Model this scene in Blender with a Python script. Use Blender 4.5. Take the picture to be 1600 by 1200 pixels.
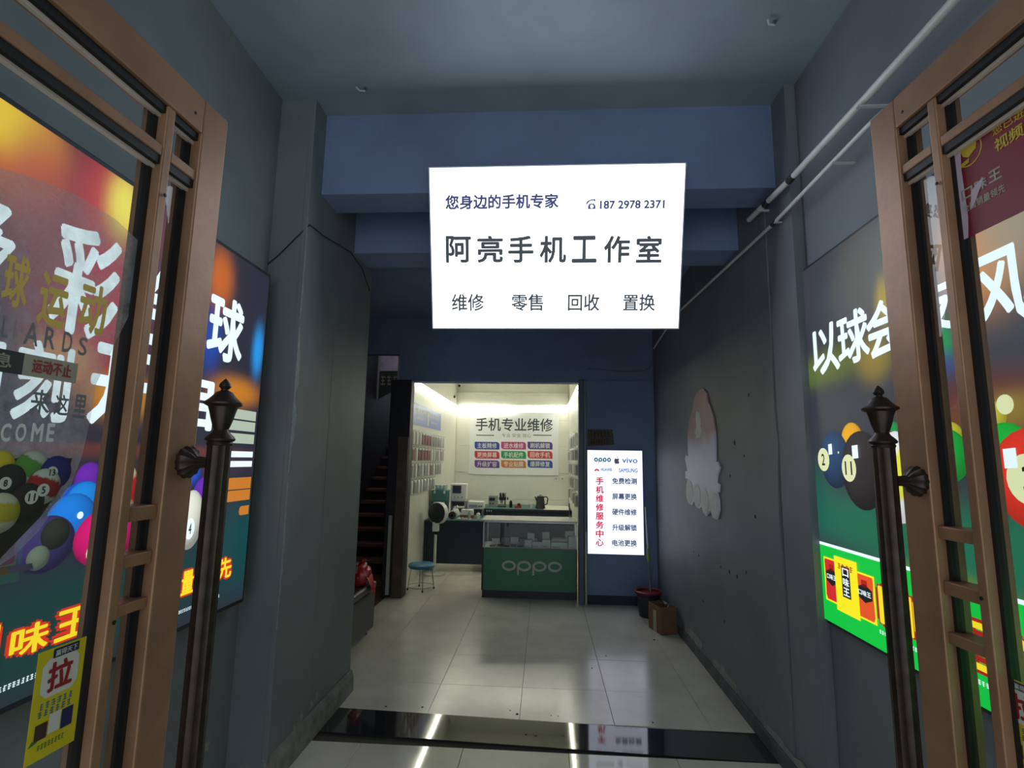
import bpy, bmesh, math, random
import numpy as np
from mathutils import Vector, Matrix

random.seed(7)
for o in list(bpy.data.objects):
    bpy.data.objects.remove(o)
S = bpy.context.scene
COL = S.collection

# ------------------------------------------------------------------ camera
F = 825.0                     # focal length in pixels of a 1600x1200 frame
H = 1.635                     # eye height
VPT = (850.0, 720.0)          # where the passage lines meet
ROLL = 0.016


def unit(v):
    return v / np.linalg.norm(v)


_dy = unit(np.array([(VPT[0] - 800) / F, (VPT[1] - 600) / F, 1.0]))
_dx = np.array([1.0, ROLL, 0.0])
_dx = unit(_dx - _dy * _dx.dot(_dy))
_dz = np.cross(_dx, _dy)
if _dz[1] > 0:
    _dz = -_dz
CAMP = np.array([0.0, 0.0, H])


def ray(px, py):
    v = np.array([(px - 800) / F, (py - 600) / F, 1.0])
    return np.array([v.dot(_dx), v.dot(_dy), v.dot(_dz)])


def onX(px, py, X):
    r = ray(px, py)
    return CAMP + r * X / r[0]


def onY(px, py, Y):
    r = ray(px, py)
    return CAMP + r * Y / r[1]


def onZ(px, py, Z):
    r = ray(px, py)
    return CAMP + r * (Z - H) / r[2]


def onP(px, py, p, n):
    r = ray(px, py)
    p = np.array(p, float)
    n = np.array(n, float)
    return CAMP + r * ((p - CAMP).dot(n) / r.dot(n))


cam_d = bpy.data.cameras.new('camera')
cam = bpy.data.objects.new('camera', cam_d)
COL.objects.link(cam)
cam_d.sensor_width = 36.0
cam_d.lens = 36.0 * F / 1600.0
cam_d.clip_start = 0.02
right = Vector((_dx[0], _dy[0], _dz[0]))
down = Vector((_dx[1], _dy[1], _dz[1]))
fwd = Vector((_dx[2], _dy[2], _dz[2]))
M = Matrix((right, -down, -fwd)).transposed().to_4x4()
M.translation = Vector(CAMP)
cam.matrix_world = M
S.camera = cam

# ------------------------------------------------------------------ night street light and exposure
w = bpy.data.worlds.new('night')
S.world = w
w.use_nodes = True
bg = w.node_tree.nodes['Background']
bg.inputs[0].default_value = (0.84, 0.93, 1.0, 1)
bg.inputs[1].default_value = 1.25
S.view_settings.view_transform = 'Standard'
S.view_settings.look = 'None'
S.view_settings.exposure = 0.0
S.view_settings.gamma = 1.0
S.view_settings.use_curve_mapping = False
SIGN = 3.6        # front light box
SIGN2 = 1.5       # light box at the back
POSTER = 1.0      # billiard light boxes
LED = 40.0        # shop strip lights


# ------------------------------------------------------------------ materials
def lin(c):
    out = []
    for v in c[:3]:
        v = v / 255.0
        out.append(v / 12.92 if v <= 0.04045 else ((v + 0.055) / 1.055) ** 2.4)
    return tuple(out)


MATS = {}


def mat(name, rgb, rough=0.5, metal=0.0, var=0.12, scale=6.0, bump=0.0, bscale=40.0, linear=False, spec=0.5):
    if name in MATS:
        return MATS[name]
    c = rgb if linear else lin(rgb)
    m = bpy.data.materials.new(name)
    m.use_nodes = True
    nt = m.node_tree
    b = nt.nodes['Principled BSDF']
    b.inputs['Roughness'].default_value = rough
    b.inputs['Metallic'].default_value = metal
    b.inputs['Specular IOR Level'].default_value = spec
    tc = nt.nodes.new('ShaderNodeTexCoord')
    nz = nt.nodes.new('ShaderNodeTexNoise')
    nz.inputs['Scale'].default_value = scale
    nz.inputs['Detail'].default_value = 5
    nt.links.new(tc.outputs['Object'], nz.inputs['Vector'])
    rp = nt.nodes.new('ShaderNodeValToRGB')
    rp.color_ramp.elements[0].position = 0.3
    rp.color_ramp.elements[1].position = 0.7
    rp.color_ramp.elements[0].color = tuple(v * (1 - var) for v in c) + (1,)
    rp.color_ramp.elements[1].color = tuple(min(1, v * (1 + var)) for v in c) + (1,)
    nt.links.new(nz.outputs['Fac'], rp.inputs['Fac'])
    nt.links.new(rp.outputs['Color'], b.inputs['Base Color'])
    if bump:
        n2 = nt.nodes.new('ShaderNodeTexNoise')
        n2.inputs['Scale'].default_value = bscale
        n2.inputs['Detail'].default_value = 6
        nt.links.new(tc.outputs['Object'], n2.inputs['Vector'])
        bp = nt.nodes.new('ShaderNodeBump')
        bp.inputs['Strength'].default_value = bump
        bp.inputs['Distance'].default_value = 0.01
        nt.links.new(n2.outputs['Fac'], bp.inputs['Height'])
        nt.links.new(bp.outputs['Normal'], b.inputs['Normal'])
    MATS[name] = m
    return m


def emis(name, rgb, strength, base=(0.02, 0.02, 0.02), linear=False):
    """backlit sheet: what gives off light"""
    if name in MATS:
        return MATS[name]
    c = rgb if linear else lin(rgb)
    m = bpy.data.materials.new(name)
    m.use_nodes = True
    b = m.node_tree.nodes['Principled BSDF']
    b.inputs['Base Color'].default_value = base + (1,)
    b.inputs['Roughness'].default_value = 0.45
    b.inputs['Specular IOR Level'].default_value = 0.2
    b.inputs['Emission Color'].default_value = c + (1,)
    b.inputs['Emission Strength'].default_value = strength
    MATS[name] = m
    return m


def print_emit(name, strength):
    m = bpy.data.materials.new(name)
    m.use_nodes = True
    b = m.node_tree.nodes['Principled BSDF']
    b.inputs['Base Color'].default_value = (0.02, 0.02, 0.02, 1)
    b.inputs['Roughness'].default_value = 0.4
    b.inputs['Specular IOR Level'].default_value = 0.2
    a = m.node_tree.nodes.new('ShaderNodeAttribute')
    a.attribute_name = 'Col'
    m.node_tree.links.new(a.outputs['Color'], b.inputs['Emission Color'])
    b.inputs['Emission Strength'].default_value = strength
    return m


def print_paper(name, rough=0.5):
    m = bpy.data.materials.new(name)
    m.use_nodes = True
    b = m.node_tree.nodes['Principled BSDF']
    b.inputs['Roughness'].default_value = rough
    a = m.node_tree.nodes.new('ShaderNodeAttribute')
    a.attribute_name = 'Col'
    m.node_tree.links.new(a.outputs['Color'], b.inputs['Base Color'])
    return m


def glassmat(name, tint=(0.96, 0.98, 0.98), ior=1.5, haze=0.0, hazecol=(0.7, 0.72, 0.75), hscale=14.0, streak=False):
    m = bpy.data.materials.new(name)
    m.use_nodes = True
    nt = m.node_tree
    nt.nodes.remove(nt.nodes['Principled BSDF'])
    out = nt.nodes['Material Output']
    tr = nt.nodes.new('ShaderNodeBsdfTransparent')
    tr.inputs[0].default_value = tint + (1,)
    gl = nt.nodes.new('ShaderNodeBsdfGlossy')
    gl.inputs['Roughness'].default_value = 0.0
    fr = nt.nodes.new('ShaderNodeFresnel')
    fr.inputs[0].default_value = ior
    mx = nt.nodes.new('ShaderNodeMixShader')
    gm = nt.nodes.new('ShaderNodeNewGeometry')       # the far surface of a thin pane only passes light on
    iv = nt.nodes.new('ShaderNodeMath')
    iv.operation = 'SUBTRACT'
    iv.inputs[0].default_value = 1.0
    nt.links.new(gm.outputs['Backfacing'], iv.inputs[1])
    ml = nt.nodes.new('ShaderNodeMath')
    ml.operation = 'MULTIPLY'
    nt.links.new(fr.outputs[0], ml.inputs[0])
    nt.links.new(iv.outputs[0], ml.inputs[1])
    nt.links.new(ml.outputs[0], mx.inputs[0])
    nt.links.new(tr.outputs[0], mx.inputs[1])
    nt.links.new(gl.outputs[0], mx.inputs[2])
    last = mx
    if haze > 0:
        df = nt.nodes.new('ShaderNodeBsdfDiffuse')
        df.inputs[0].default_value = hazecol + (1,)
        tl = nt.nodes.new('ShaderNodeBsdfTranslucent')
        tl.inputs[0].default_value = hazecol + (1,)
        ad = nt.nodes.new('ShaderNodeMixShader')
        ad.inputs[0].default_value = 0.5
        nt.links.new(df.outputs[0], ad.inputs[1])
        nt.links.new(tl.outputs[0], ad.inputs[2])
        tc = nt.nodes.new('ShaderNodeTexCoord')
        nz = nt.nodes.new('ShaderNodeTexNoise')
        nz.inputs['Scale'].default_value = hscale
        nz.inputs['Detail'].default_value = 8
        nz.inputs['Roughness'].default_value = 0.7
        nt.links.new(tc.outputs['Object'], nz.inputs['Vector'])
        rp = nt.nodes.new('ShaderNodeMapRange')
        rp.inputs['From Min'].default_value = 0.35
        rp.inputs['From Max'].default_value = 0.7
        rp.inputs['To Min'].default_value = haze * 0.5
        rp.inputs['To Max'].default_value = haze * 1.4
        nt.links.new(nz.outputs['Fac'], rp.inputs['Value'])
        m2 = nt.nodes.new('ShaderNodeMixShader')
        nt.links.new(rp.outputs[0], m2.inputs[0])
        nt.links.new(mx.outputs[0], m2.inputs[1])
        nt.links.new(ad.outputs[0], m2.inputs[2])
        last = m2
    nt.links.new(last.outputs[0], out.inputs['Surface'])
    return m


def wallmat(name, rgb, worn=(150, 150, 140), wearlow=0.35):
    """dull grey paint with scuffs; the lowest strip is worn to plaster"""
    c = lin(rgb)
    m = bpy.data.materials.new(name)
    m.use_nodes = True
    nt = m.node_tree
    b = nt.nodes['Principled BSDF']
    b.inputs['Roughness'].default_value = 0.55
    b.inputs['Specular IOR Level'].default_value = 0.35
    ge = nt.nodes.new('ShaderNodeNewGeometry')
    n1 = nt.nodes.new('ShaderNodeTexNoise')
    n1.inputs['Scale'].default_value = 1.6
    n1.inputs['Detail'].default_value = 6
    nt.links.new(ge.outputs['Position'], n1.inputs['Vector'])
    rp = nt.nodes.new('ShaderNodeValToRGB')
    rp.color_ramp.elements[0].position = 0.3
    rp.color_ramp.elements[1].position = 0.75
    rp.color_ramp.elements[0].color = tuple(v * 0.85 for v in c) + (1,)
    rp.color_ramp.elements[1].color = tuple(v * 1.18 for v in c) + (1,)
    nt.links.new(n1.outputs['Fac'], rp.inputs['Fac'])
    # chips
    n2 = nt.nodes.new('ShaderNodeTexNoise')
    n2.inputs['Scale'].default_value = 9.0
    n2.inputs['Detail'].default_value = 9
    n2.inputs['Roughness'].default_value = 0.62
    nt.links.new(ge.outputs['Position'], n2.inputs['Vector'])
    sx = nt.nodes.new('ShaderNodeSeparateXYZ')
    nt.links.new(ge.outputs['Position'], sx.inputs[0])
    lo = nt.nodes.new('ShaderNodeMapRange')
    lo.inputs['From Min'].default_value = 0.0
    lo.inputs['From Max'].default_value = wearlow
    lo.inputs['To Min'].default_value = 0.20
    lo.inputs['To Max'].default_value = 0.0
    nt.links.new(sx.outputs['Z'], lo.inputs['Value'])
    ad = nt.nodes.new('ShaderNodeMath')
    ad.operation = 'ADD'
    nt.links.new(n2.outputs['Fac'], ad.inputs[0])
    nt.links.new(lo.outputs[0], ad.inputs[1])
    th = nt.nodes.new('ShaderNodeMapRange')
    th.inputs['From Min'].default_value = 0.700
    th.inputs['From Max'].default_value = 0.74
    nt.links.new(ad.outputs[0], th.inputs['Value'])
    mx = nt.nodes.new('ShaderNodeMixRGB')
    nt.links.new(th.outputs[0], mx.inputs[0])
    nt.links.new(rp.outputs[0], mx.inputs[1])
    mx.inputs[2].default_value = lin(worn) + (1,)
    nt.links.new(mx.outputs[0], b.inputs['Base Color'])
    bp = nt.nodes.new('ShaderNodeBump')
    bp.inputs['Strength'].default_value = 0.25
    bp.inputs['Distance'].default_value = 0.01
    n3 = nt.nodes.new('ShaderNodeTexNoise')
    n3.inputs['Scale'].default_value = 5.0
    n3.inputs['Detail'].default_value = 8
    nt.links.new(ge.outputs['Position'], n3.inputs['Vector'])
    nt.links.new(n3.outputs['Fac'], bp.inputs['Height'])
    nt.links.new(bp.outputs['Normal'], b.inputs['Normal'])
    MATS[name] = m
    return m


def tilemat(name, rgb, rough, dirt=0.15):
    c = lin(rgb)
    m = bpy.data.materials.new(name)
    m.use_nodes = True
    nt = m.node_tree
    b = nt.nodes['Principled BSDF']
    ge = nt.nodes.new('ShaderNodeNewGeometry')
    n1 = nt.nodes.new('ShaderNodeTexNoise')
    n1.inputs['Scale'].default_value = 2.2
    n1.inputs['Detail'].default_value = 7
    n1.inputs['Roughness'].default_value = 0.65
    nt.links.new(ge.outputs['Position'], n1.inputs['Vector'])
    rp = nt.nodes.new('ShaderNodeValToRGB')
    rp.color_ramp.elements[0].position = 0.3
    rp.color_ramp.elements[1].position = 0.7
    rp.color_ramp.elements[0].color = tuple(v * (1 - dirt) for v in c) + (1,)
    rp.color_ramp.elements[1].color = tuple(min(1, v * (1 + dirt * 0.5)) for v in c) + (1,)
    nt.links.new(n1.outputs['Fac'], rp.inputs['Fac'])
    nt.links.new(rp.outputs[0], b.inputs['Base Color'])
    r2 = nt.nodes.new('ShaderNodeMapRange')
    r2.inputs['From Min'].default_value = 0.3
    r2.inputs['From Max'].default_value = 0.7
    r2.inputs['To Min'].default_value = rough * 0.8
    r2.inputs['To Max'].default_value = rough * 1.25
    nt.links.new(n1.outputs['Fac'], r2.inputs['Value'])
    nt.links.new(r2.outputs[0], b.inputs['Roughness'])
    b.inputs['Specular IOR Level'].default_value = 0.7
    return m


GREY = wallmat('grey_wall_paint', (118, 126, 128))
GREYR = wallmat('grey_panel_paint', (118, 124, 130), worn=(135, 135, 135))
GLOW_NAVY = wallmat('navy_grey_glow', (120, 138, 172), worn=(140, 150, 168), wearlow=0.3)  # blue bloom around the sign put into the beam and back wall colour
CEIL = wallmat('ceiling_paint', (142, 156, 166), worn=(150, 160, 166), wearlow=0.01)
TILE_A = tilemat('dusty_tile', (232, 228, 214), 0.19)
TILE_B = tilemat('polished_tile', (224, 219, 204), 0.06)
TILE_BR = tilemat('brown_tile', (150, 108, 78), 0.25)
GROUT = mat('grout', (70, 66, 60), 0.8)
GRANITE = tilemat('black_granite', (44, 46, 50), 0.05)
BRONZE = mat('bronze_frame', (158, 120, 92), 0.42, 0.3, 0.14, 9.0, 0.05, 60)
BRONZE_D = mat('dark_bronze', (62, 52, 46), 0.4, 0.7, 0.3, 30.0)
GASKET = mat('gasket', (14, 14, 15), 0.5)
TRIMW = mat('glazing_bead', (205, 190, 176), 0.4, 0.1)
GLASS = glassmat('door_glass')
CLEAR = glassmat('case_glass', (0.93, 0.97, 0.96))
FILM = glassmat('hazy_film', haze=0.42)
PVC = mat('white_pvc', (205, 208, 206), 0.4)
BLACKM = mat('black_metal', (22, 24, 30), 0.45)
WHITEP = mat('white_plastic', (215, 216, 210), 0.4)
CREAM = mat('cream_panel', (218, 219, 206), 0.45, var=0.03)
STEEL = mat('steel', (150, 150, 150), 0.3, 0.9)


# ------------------------------------------------------------------ geometry helpers
class MB:
    def __init__(self):
        self.bm = bmesh.new()

    def _add(self, vs, fs):
        bv = [self.bm.verts.new(tuple(float(c) for c in v)) for v in vs]
        out = []
        for f in fs:
            try:
                out.append(self.bm.faces.new([bv[i] for i in f]))
            except ValueError:
                pass
        return bv, out

    def box(self, a, b, bev=0.0, frame=None, seg=2):
        x0, y0, z0 = a
        x1, y1, z1 = b
        vs = [(x, y, z) for x in (x0, x1) for y in (y0, y1) for z in (z0, z1)]
        if frame:
            o, u, v, n = frame
            vs = [tuple(np.array(o) + np.array(u) * p[0] + np.array(v) * p[1] + np.array(n) * p[2]) for p in vs]
        fs = [(0, 1, 3, 2), (4, 6, 7, 5), (0, 4, 5, 1), (2, 3, 7, 6), (0, 2, 6, 4), (1, 5, 7, 3)]
        bv, bf = self._add(vs, fs)
        if bev > 0:
            es = list({e for f in bf for e in f.edges})
            bmesh.ops.bevel(self.bm, geom=es, offset=bev, segments=seg, profile=0.5, affect='EDGES')
        return self

    def tube(self, pts, r, seg=10, caps=True):
        pts = [np.array(p, float) for p in pts]
        rs = r if isinstance(r, (list, tuple)) else [r] * len(pts)
        rings = []
        prev = None
        for i, p in enumerate(pts):
            d = unit(pts[min(i + 1, len(pts) - 1)] - pts[max(i - 1, 0)])
            a = np.array([0, 0, 1.0]) if abs(d[2]) < 0.9 else np.array([1.0, 0, 0])
            if prev is not None:
                a = prev
            u = unit(a - d * a.dot(d))
            v = np.cross(d, u)
            prev = u
            rings.append([self.bm.verts.new(tuple(p + rs[i] * (math.cos(t) * u + math.sin(t) * v)))
                          for t in [2 * math.pi * k / seg for k in range(seg)]])
        for a, b in zip(rings, rings[1:]):
            for k in range(seg):
                self.bm.faces.new([a[k], a[(k + 1) % seg], b[(k + 1) % seg], b[k]])
        if caps:
            self.bm.faces.new(rings[0][::-1])
            self.bm.faces.new(rings[-1])
        return self

    def lathe(self, o, prof, seg=20, axis=(0, 0, 1), flute=0.0, nfl=8):
        """prof: list of (radius, height along axis)"""
        d = unit(np.array(axis, float))
        a = np.array([1.0, 0, 0]) if abs(d[0]) < 0.9 else np.array([0, 1.0, 0])
        u = unit(a - d * a.dot(d))
        v = np.cross(d, u)
        o = np.array(o, float)
        rings = []
        for r, h in prof:
            ring = []
            for k in range(seg):
                t = 2 * math.pi * k / seg
                rr = max(r, 1e-4) * (1 + flute * (math.cos(nfl * t)))
                ring.append(self.bm.verts.new(tuple(o + d * h + rr * (math.cos(t) * u + math.sin(t) * v))))
            rings.append(ring)
        for p, q in zip(rings, rings[1:]):
            for k in range(seg):
                self.bm.faces.new([p[k], p[(k + 1) % seg], q[(k + 1) % seg], q[k]])
        self.bm.faces.new(rings[0][::-1])
        self.bm.faces.new(rings[-1])
        return self

    def prism(self, pts2, frame, t):
        """outline in (u,v) of frame, thickness t along n"""
        o, u, v, n = [np.array(q, float) for q in frame]
        a = [o + u * p[0] + v * p[1] for p in pts2]
        b = [q + n * t for q in a]
        k = len(a)
        fs = [tuple(range(k))[::-1], tuple(range(k, 2 * k))]
        fs += [(i, (i + 1) % k, k + (i + 1) % k, k + i) for i in range(k)]
        self._add(a + b, fs)
        return self

    def quad(self, p):
        self._add(p, [tuple(range(len(p)))])
        return self

    def build(self, name, material, parent=None, smooth=False, kind=None, recalc=True):
        if recalc:
            bmesh.ops.recalc_face_normals(self.bm, faces=self.bm.faces)
        me = bpy.data.meshes.new(name)
        self.bm.to_mesh(me)
        self.bm.free()
        me.materials.append(material)
        if smooth:
            for p in me.polygons:
                p.use_smooth = True
            me.set_sharp_from_angle(angle=0.7)
        o = bpy.data.objects.new(name, me)
        COL.objects.link(o)
        if parent is not None:
            attach(o, parent)
        if kind:
            o['kind'] = kind
        return o


WORLD = {}


def worldloc(o):
    p = Vector((0, 0, 0))
    while o is not None:
        p += o.location
        o = o.parent
    return p


def attach(o, parent):
    """parent o (mesh in world coordinates) under parent (no rotations anywhere)"""
    off = worldloc(parent)
    o.data.transform(Matrix.Translation(-off))
    o.parent = parent


def rebase(o, loc):
    """move the origin of a top-level mesh to loc"""
    o.data.transform(Matrix.Translation(-Vector(loc)))
    o.location = Vector(loc)
    return o


def tag(o, label, cat, group=None):
    o['label'] = label
    o['category'] = cat
    if group:
        o['group'] = group
    return o


def thing(name, label, cat, loc, group=None):
    o = bpy.data.objects.new(name, None)
    COL.objects.link(o)
    o.empty_display_size = 0.05
    o.location = Vector([float(c) for c in loc])
    return tag(o, label, cat, group)


def solo(mb, name, material, label, cat, loc, group=None, smooth=False):
    o = mb.build(name, material, smooth=smooth)
    rebase(o, [float(c) for c in loc])
    return tag(o, label, cat, group)


def struct(name, loc=(0, 0, 0)):
    o = bpy.data.objects.new(name, None)
    COL.objects.link(o)
    o.empty_display_size = 0.05
    o.location = loc
    o['kind'] = 'structure'
    return o


def copytree(src, loc, label=None):
    r = src.copy()
    COL.objects.link(r)
    r.location = Vector([float(c) for c in loc])
    if label:
        r['label'] = label
    for ch in src.children:
        c = ch.copy()
        COL.objects.link(c)
        c.parent = r
        for g in ch.children:
            d = g.copy()
            COL.objects.link(d)
            d.parent = c
    return r


# ---- writing
_TC = {}


def text2d(body, bold=0.0, space=1.0, shear=0.0, res=3):
    key = (body, bold, space, shear)
    if key in _TC:
        return _TC[key]
    cu = bpy.data.curves.new('t', 'FONT')
    cu.body = body
    cu.size = 1.0
    heavy = max(0.0, bold * 0.8)
    cu.offset = 0.0
    cu.space_character = space
    cu.shear = shear
    cu.resolution_u = res
    cu.fill_mode = 'FRONT'
    ob = bpy.data.objects.new('t', cu)
    COL.objects.link(ob)
    dg = bpy.context.evaluated_depsgraph_get()
    me = bpy.data.meshes.new_from_object(ob.evaluated_get(dg))
    vs = np.array([v.co[:2] for v in me.vertices]) if len(me.vertices) else np.zeros((0, 2))
    fs = [tuple(p.vertices) for p in me.polygons]
    bpy.data.objects.remove(ob)
    bpy.data.curves.remove(cu)
    bpy.data.meshes.remove(me)
    if len(vs) and heavy > 0:
        base = vs
        nb = len(vs)
        f0 = list(fs)
        for k in range(8):
            t = math.pi * k / 4
            vs = np.vstack([vs, base + heavy * np.array([math.cos(t), math.sin(t)])])
            fs = fs + [tuple(i + nb * (k + 1) for i in f) for f in f0]
    if len(vs):
        lo = vs.min(0)
        hi = vs.max(0)
        vs = (vs - lo) / np.maximum(hi - lo, 1e-6)
    nb = len(vs) // (9 if heavy > 0 else 1)
    lay = [(8 - i // nb if heavy > 0 else 0) for i in range(len(vs))] if len(vs) else []
    _TC[key] = (vs, fs, lay)
    return _TC[key]


def frame_at(o, u, v):
    o = np.array(o, float)
    u = unit(np.array(u, float))
    v = unit(np.array(v, float))
    return (o, u, v, np.cross(u, v))


def lettering(body, fr, box, material, parent, bold=0.0, space=1.0, lift=0.0015, shear=0.0, name='lettering', dv=None):
    """box = (u0, v0, u1, v1) in the frame; dv = slope of the base line"""
    vs, fs, lay = text2d(body, bold, space, shear)
    o, u, v, n = fr
    u0, v0, u1, v1 = box
    m = MB()
    pts = [o + u * (u0 + (u1 - u0) * p[0]) + v * (v0 + (v1 - v0) * p[1] + (0 if dv is None else dv * p[0])) + n * (lift + 5e-5 * q) for p, q in zip(vs, lay)]
    m._add(pts, fs)
    return m.build(name, material, parent, recalc=False)


def outline_text(body, fr, box, fill, edge, parent, bold=0.012, edge_bold=0.05, lift=0.002, grow=0.1, **k):
    u0, v0, u1, v1 = box
    gu = (u1 - u0) * 0.03 * grow * 10 / max(1, len(body))
    gv = (v1 - v0) * 0.05 * grow * 10 * 0.5
    lettering(body, fr, (u0 - gu, v0 - gv, u1 + gu, v1 + gv), edge, parent, bold=edge_bold, lift=lift, name='lettering_outline', **k)
    return lettering(body, fr, box, fill, parent, bold=bold, lift=lift + 0.0015, **k)


def set_cols(o, cols):
    at = o.data.color_attributes.new('Col', 'FLOAT_COLOR', 'POINT')
    arr = np.ones((len(cols), 4))
    arr[:, :3] = np.array(cols)
    at.data.foreach_set('color', arr.ravel())


def print_grid(name, fr, box, nu, nv, func, material, parent, lift=0.001):
    o, u, v, n = fr
    u0, v0, u1, v1 = box
    me = bpy.data.meshes.new(name)
    us = np.linspace(u0, u1, nu)
    vv = np.linspace(v0, v1, nv)
    pts = [tuple(o + u * a + v * b + n * lift) for b in vv for a in us]
    fs = [(j * nu + i, j * nu + i + 1, (j + 1) * nu + i + 1, (j + 1) * nu + i) for j in range(nv - 1) for i in range(nu - 1)]
    me.from_pydata(pts, [], fs)
    me.materials.append(material)
    ob = bpy.data.objects.new(name, me)
    COL.objects.link(ob)
    set_cols(ob, [func(a, b) for b in vv for a in us])
    attach(ob, parent)
    return ob


def print_disc(name, fr, c, ru, rv, func, material, parent, lift=0.002, rings=9, seg=28, clip=None):
    """func(x,y) with x,y in the unit disc -> linear rgb"""
    o, u, v, n = fr
    pts = [(0.0, 0.0)]
    for r in range(1, rings + 1):
        for k in range(seg):
            t = 2 * math.pi * k / seg
            q = r / rings
            pts.append((q * math.cos(t), q * math.sin(t)))
    fs = [(0, 1 + k, 1 + (k + 1) % seg) for k in range(seg)]
    for r in range(rings - 1):
        a = 1 + r * seg
        b = a + seg
        for k in range(seg):
            fs.append((a + k, b + k, b + (k + 1) % seg, a + (k + 1) % seg))
    P = []
    for p in pts:
        a = c[0] + ru * p[0]
        b = c[1] + rv * p[1]
        if clip:
            a = min(max(a, clip[0]), clip[2])
            b = min(max(b, clip[1]), clip[3])
        P.append(tuple(o + u * a + v * b + n * lift))
    me = bpy.data.meshes.new(name)
    me.from_pydata(P, [], fs)
    me.materials.append(material)
    ob = bpy.data.objects.new(name, me)
    COL.objects.link(ob)
    set_cols(ob, [func(*p) for p in pts])
    attach(ob, parent)
    return ob


def ballfunc(rgb, stripe=None, dark=0.22, lx=-0.35, ly=0.45, ang=0.0):
    c = np.array(lin(rgb))
    s = np.array(lin(stripe)) if stripe else None
    ca, sa = math.cos(ang), math.sin(ang)

    def f(x, y):
        z = math.sqrt(max(0.0, 1 - x * x - y * y))
        base = c
        if s is not None:
            yy = -x * sa + y * ca
            if abs(yy) > 0.48:
                base = s
        d = max(0.0, x * lx + y * ly + z * 0.82)
        col = base * (dark + (1 - dark) * d)
        return tuple(np.minimum(col, 1.0))
    return f


def polydisc(fr, c, ru, rv, material, parent, name, lift=0.003, seg=20, a0=0, a1=2 * math.pi):
    m = MB()
    o, u, v, n = fr
    m.quad([o + u * (c[0] + ru * math.cos(a0 + (a1 - a0) * k / seg)) + v * (c[1] + rv * math.sin(a0 + (a1 - a0) * k / seg)) + n * lift
            for k in range(seg)])
    return m.build(name, material, parent, recalc=False)


def polyflat(fr, pts, material, parent, name, lift=0.002):
    m = MB()
    o, u, v, n = fr
    m.quad([o + u * p[0] + v * p[1] + n * lift for p in pts])
    me = m.build(name, material, parent, recalc=False)
    return me


def ring2(fr, c, ru, rv, t, material, parent, name, lift=0.003, seg=28):
    m = MB()
    o, u, v, n = fr
    a = [o + u * (c[0] + ru * math.cos(2 * math.pi * k / seg)) + v * (c[1] + rv * math.sin(2 * math.pi * k / seg)) + n * lift for k in range(seg)]
    b = [o + u * (c[0] + (ru - t) * math.cos(2 * math.pi * k / seg)) + v * (c[1] + (rv - t) * math.sin(2 * math.pi * k / seg)) + n * lift for k in range(seg)]
    m._add(a + b, [(k, (k + 1) % seg, seg + (k + 1) % seg, seg + k) for k in range(seg)])
    return m.build(name, material, parent, recalc=False)


def marks(fr, box, nchar, material, parent, lift=0.0015, name='small_print', seed=1):
    """rows of strokes for writing too small to read"""
    rnd = random.Random(seed)
    u0, v0, u1, v1 = box
    o, u, v, n = fr
    m = MB()
    cw = (u1 - u0) / nchar
    h = v1 - v0
    for i in range(nchar):
        a = u0 + cw * (i + 0.1)
        b = u0 + cw * (i + 0.88)
        for k in range(3):
            y = v0 + h * (0.05 + 0.36 * k)
            x0 = a + cw * 0.2 * rnd.random()
            x1 = b - cw * 0.2 * rnd.random()
            m.quad([o + u * x0 + v * y + n * lift, o + u * x1 + v * y + n * lift,
                    o + u * x1 + v * (y + h * .17) + n * lift, o + u * x0 + v * (y + h * .17) + n * lift])
        x = a + (b - a) * rnd.uniform(.25, .6)
        m.quad([o + u * x + v * v0 + n * lift, o + u * (x + cw * .14) + v * v0 + n * lift,
                o + u * (x + cw * .14) + v * v1 + n * lift, o + u * x + v * v1 + n * lift])
    return m.build(name, material, parent, recalc=False)


# ================================================================== THE SETTING
XL, XR = -1.37, 1.33          # passage faces
XPL, XPR = -1.50, 1.365        # faces of the billiard light boxes
YS = 6.5                      # shop front
YB = 10.6                     # shop back wall
SXL, SXR = -1.78, 0.50        # shop side walls
ZC = 3.75

# ---- floor
fl = struct('floor')
MB().box((-3.2, -1.2, -0.10), (1.9, 11.0, -0.012)).build('screed', GROUT, fl)


def tilerow(xs, ys, material, name='floor_tile'):
    cache = {}
    for i in range(len(xs) - 1):
        for j in range(len(ys) - 1):
            wx, wy = xs[i + 1] - xs[i], ys[j + 1] - ys[j]
            key = (round(wx, 3), round(wy, 3))
            if key not in cache:
                m = MB().box((0.0012, 0.0012, -0.011), (wx - 0.0012, wy - 0.0012, 0.0), 0.0012, seg=1)
                t = m.build(name, material)
                cache[key] = t.data
                bpy.data.objects.remove(t)
            t = bpy.data.objects.new(name, cache[key])
            COL.objects.link(t)
            t.parent = fl
            t.location = (xs[i], ys[j], random.uniform(-0.0004, 0.0004))


gx = [-1.645, -1.345, -0.745, -0.145, 0.455, 1.055, 1.42]
gy = [3.62, 4.12, 4.725, 5.33, 5.935, 6.54, 7.145, 7.75, 8.355, 8.96, 9.565, 10.17, 10.65]
tilerow(gx, gy, TILE_A)
tilerow([-1.87, -1.645], gy[1:], TILE_A)
tilerow([-3.05, -2.47, -1.87], [3.9, 4.5, 5.1, 5.7, 6.3, 6.9, 7.7], TILE_BR)
tilerow([-1.62, -1.05, -0.45, 0.15, 0.75, 1.45], [-0.9, -0.3, 0.3, 0.9, 1.5, 2.1, 2.7, 3.27], TILE_B)
# black stone threshold, laid a little askew
th = MB()
th.prism([(-1.40, 3.375), (1.34, 3.268), (1.34, 3.57), (-1.40, 3.685)], ((0, 0, -0.011), (1, 0, 0), (0, 1, 0), (0, 0, 1)), 0.0125)
th.build('threshold_stone', GRANITE, fl)

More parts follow.
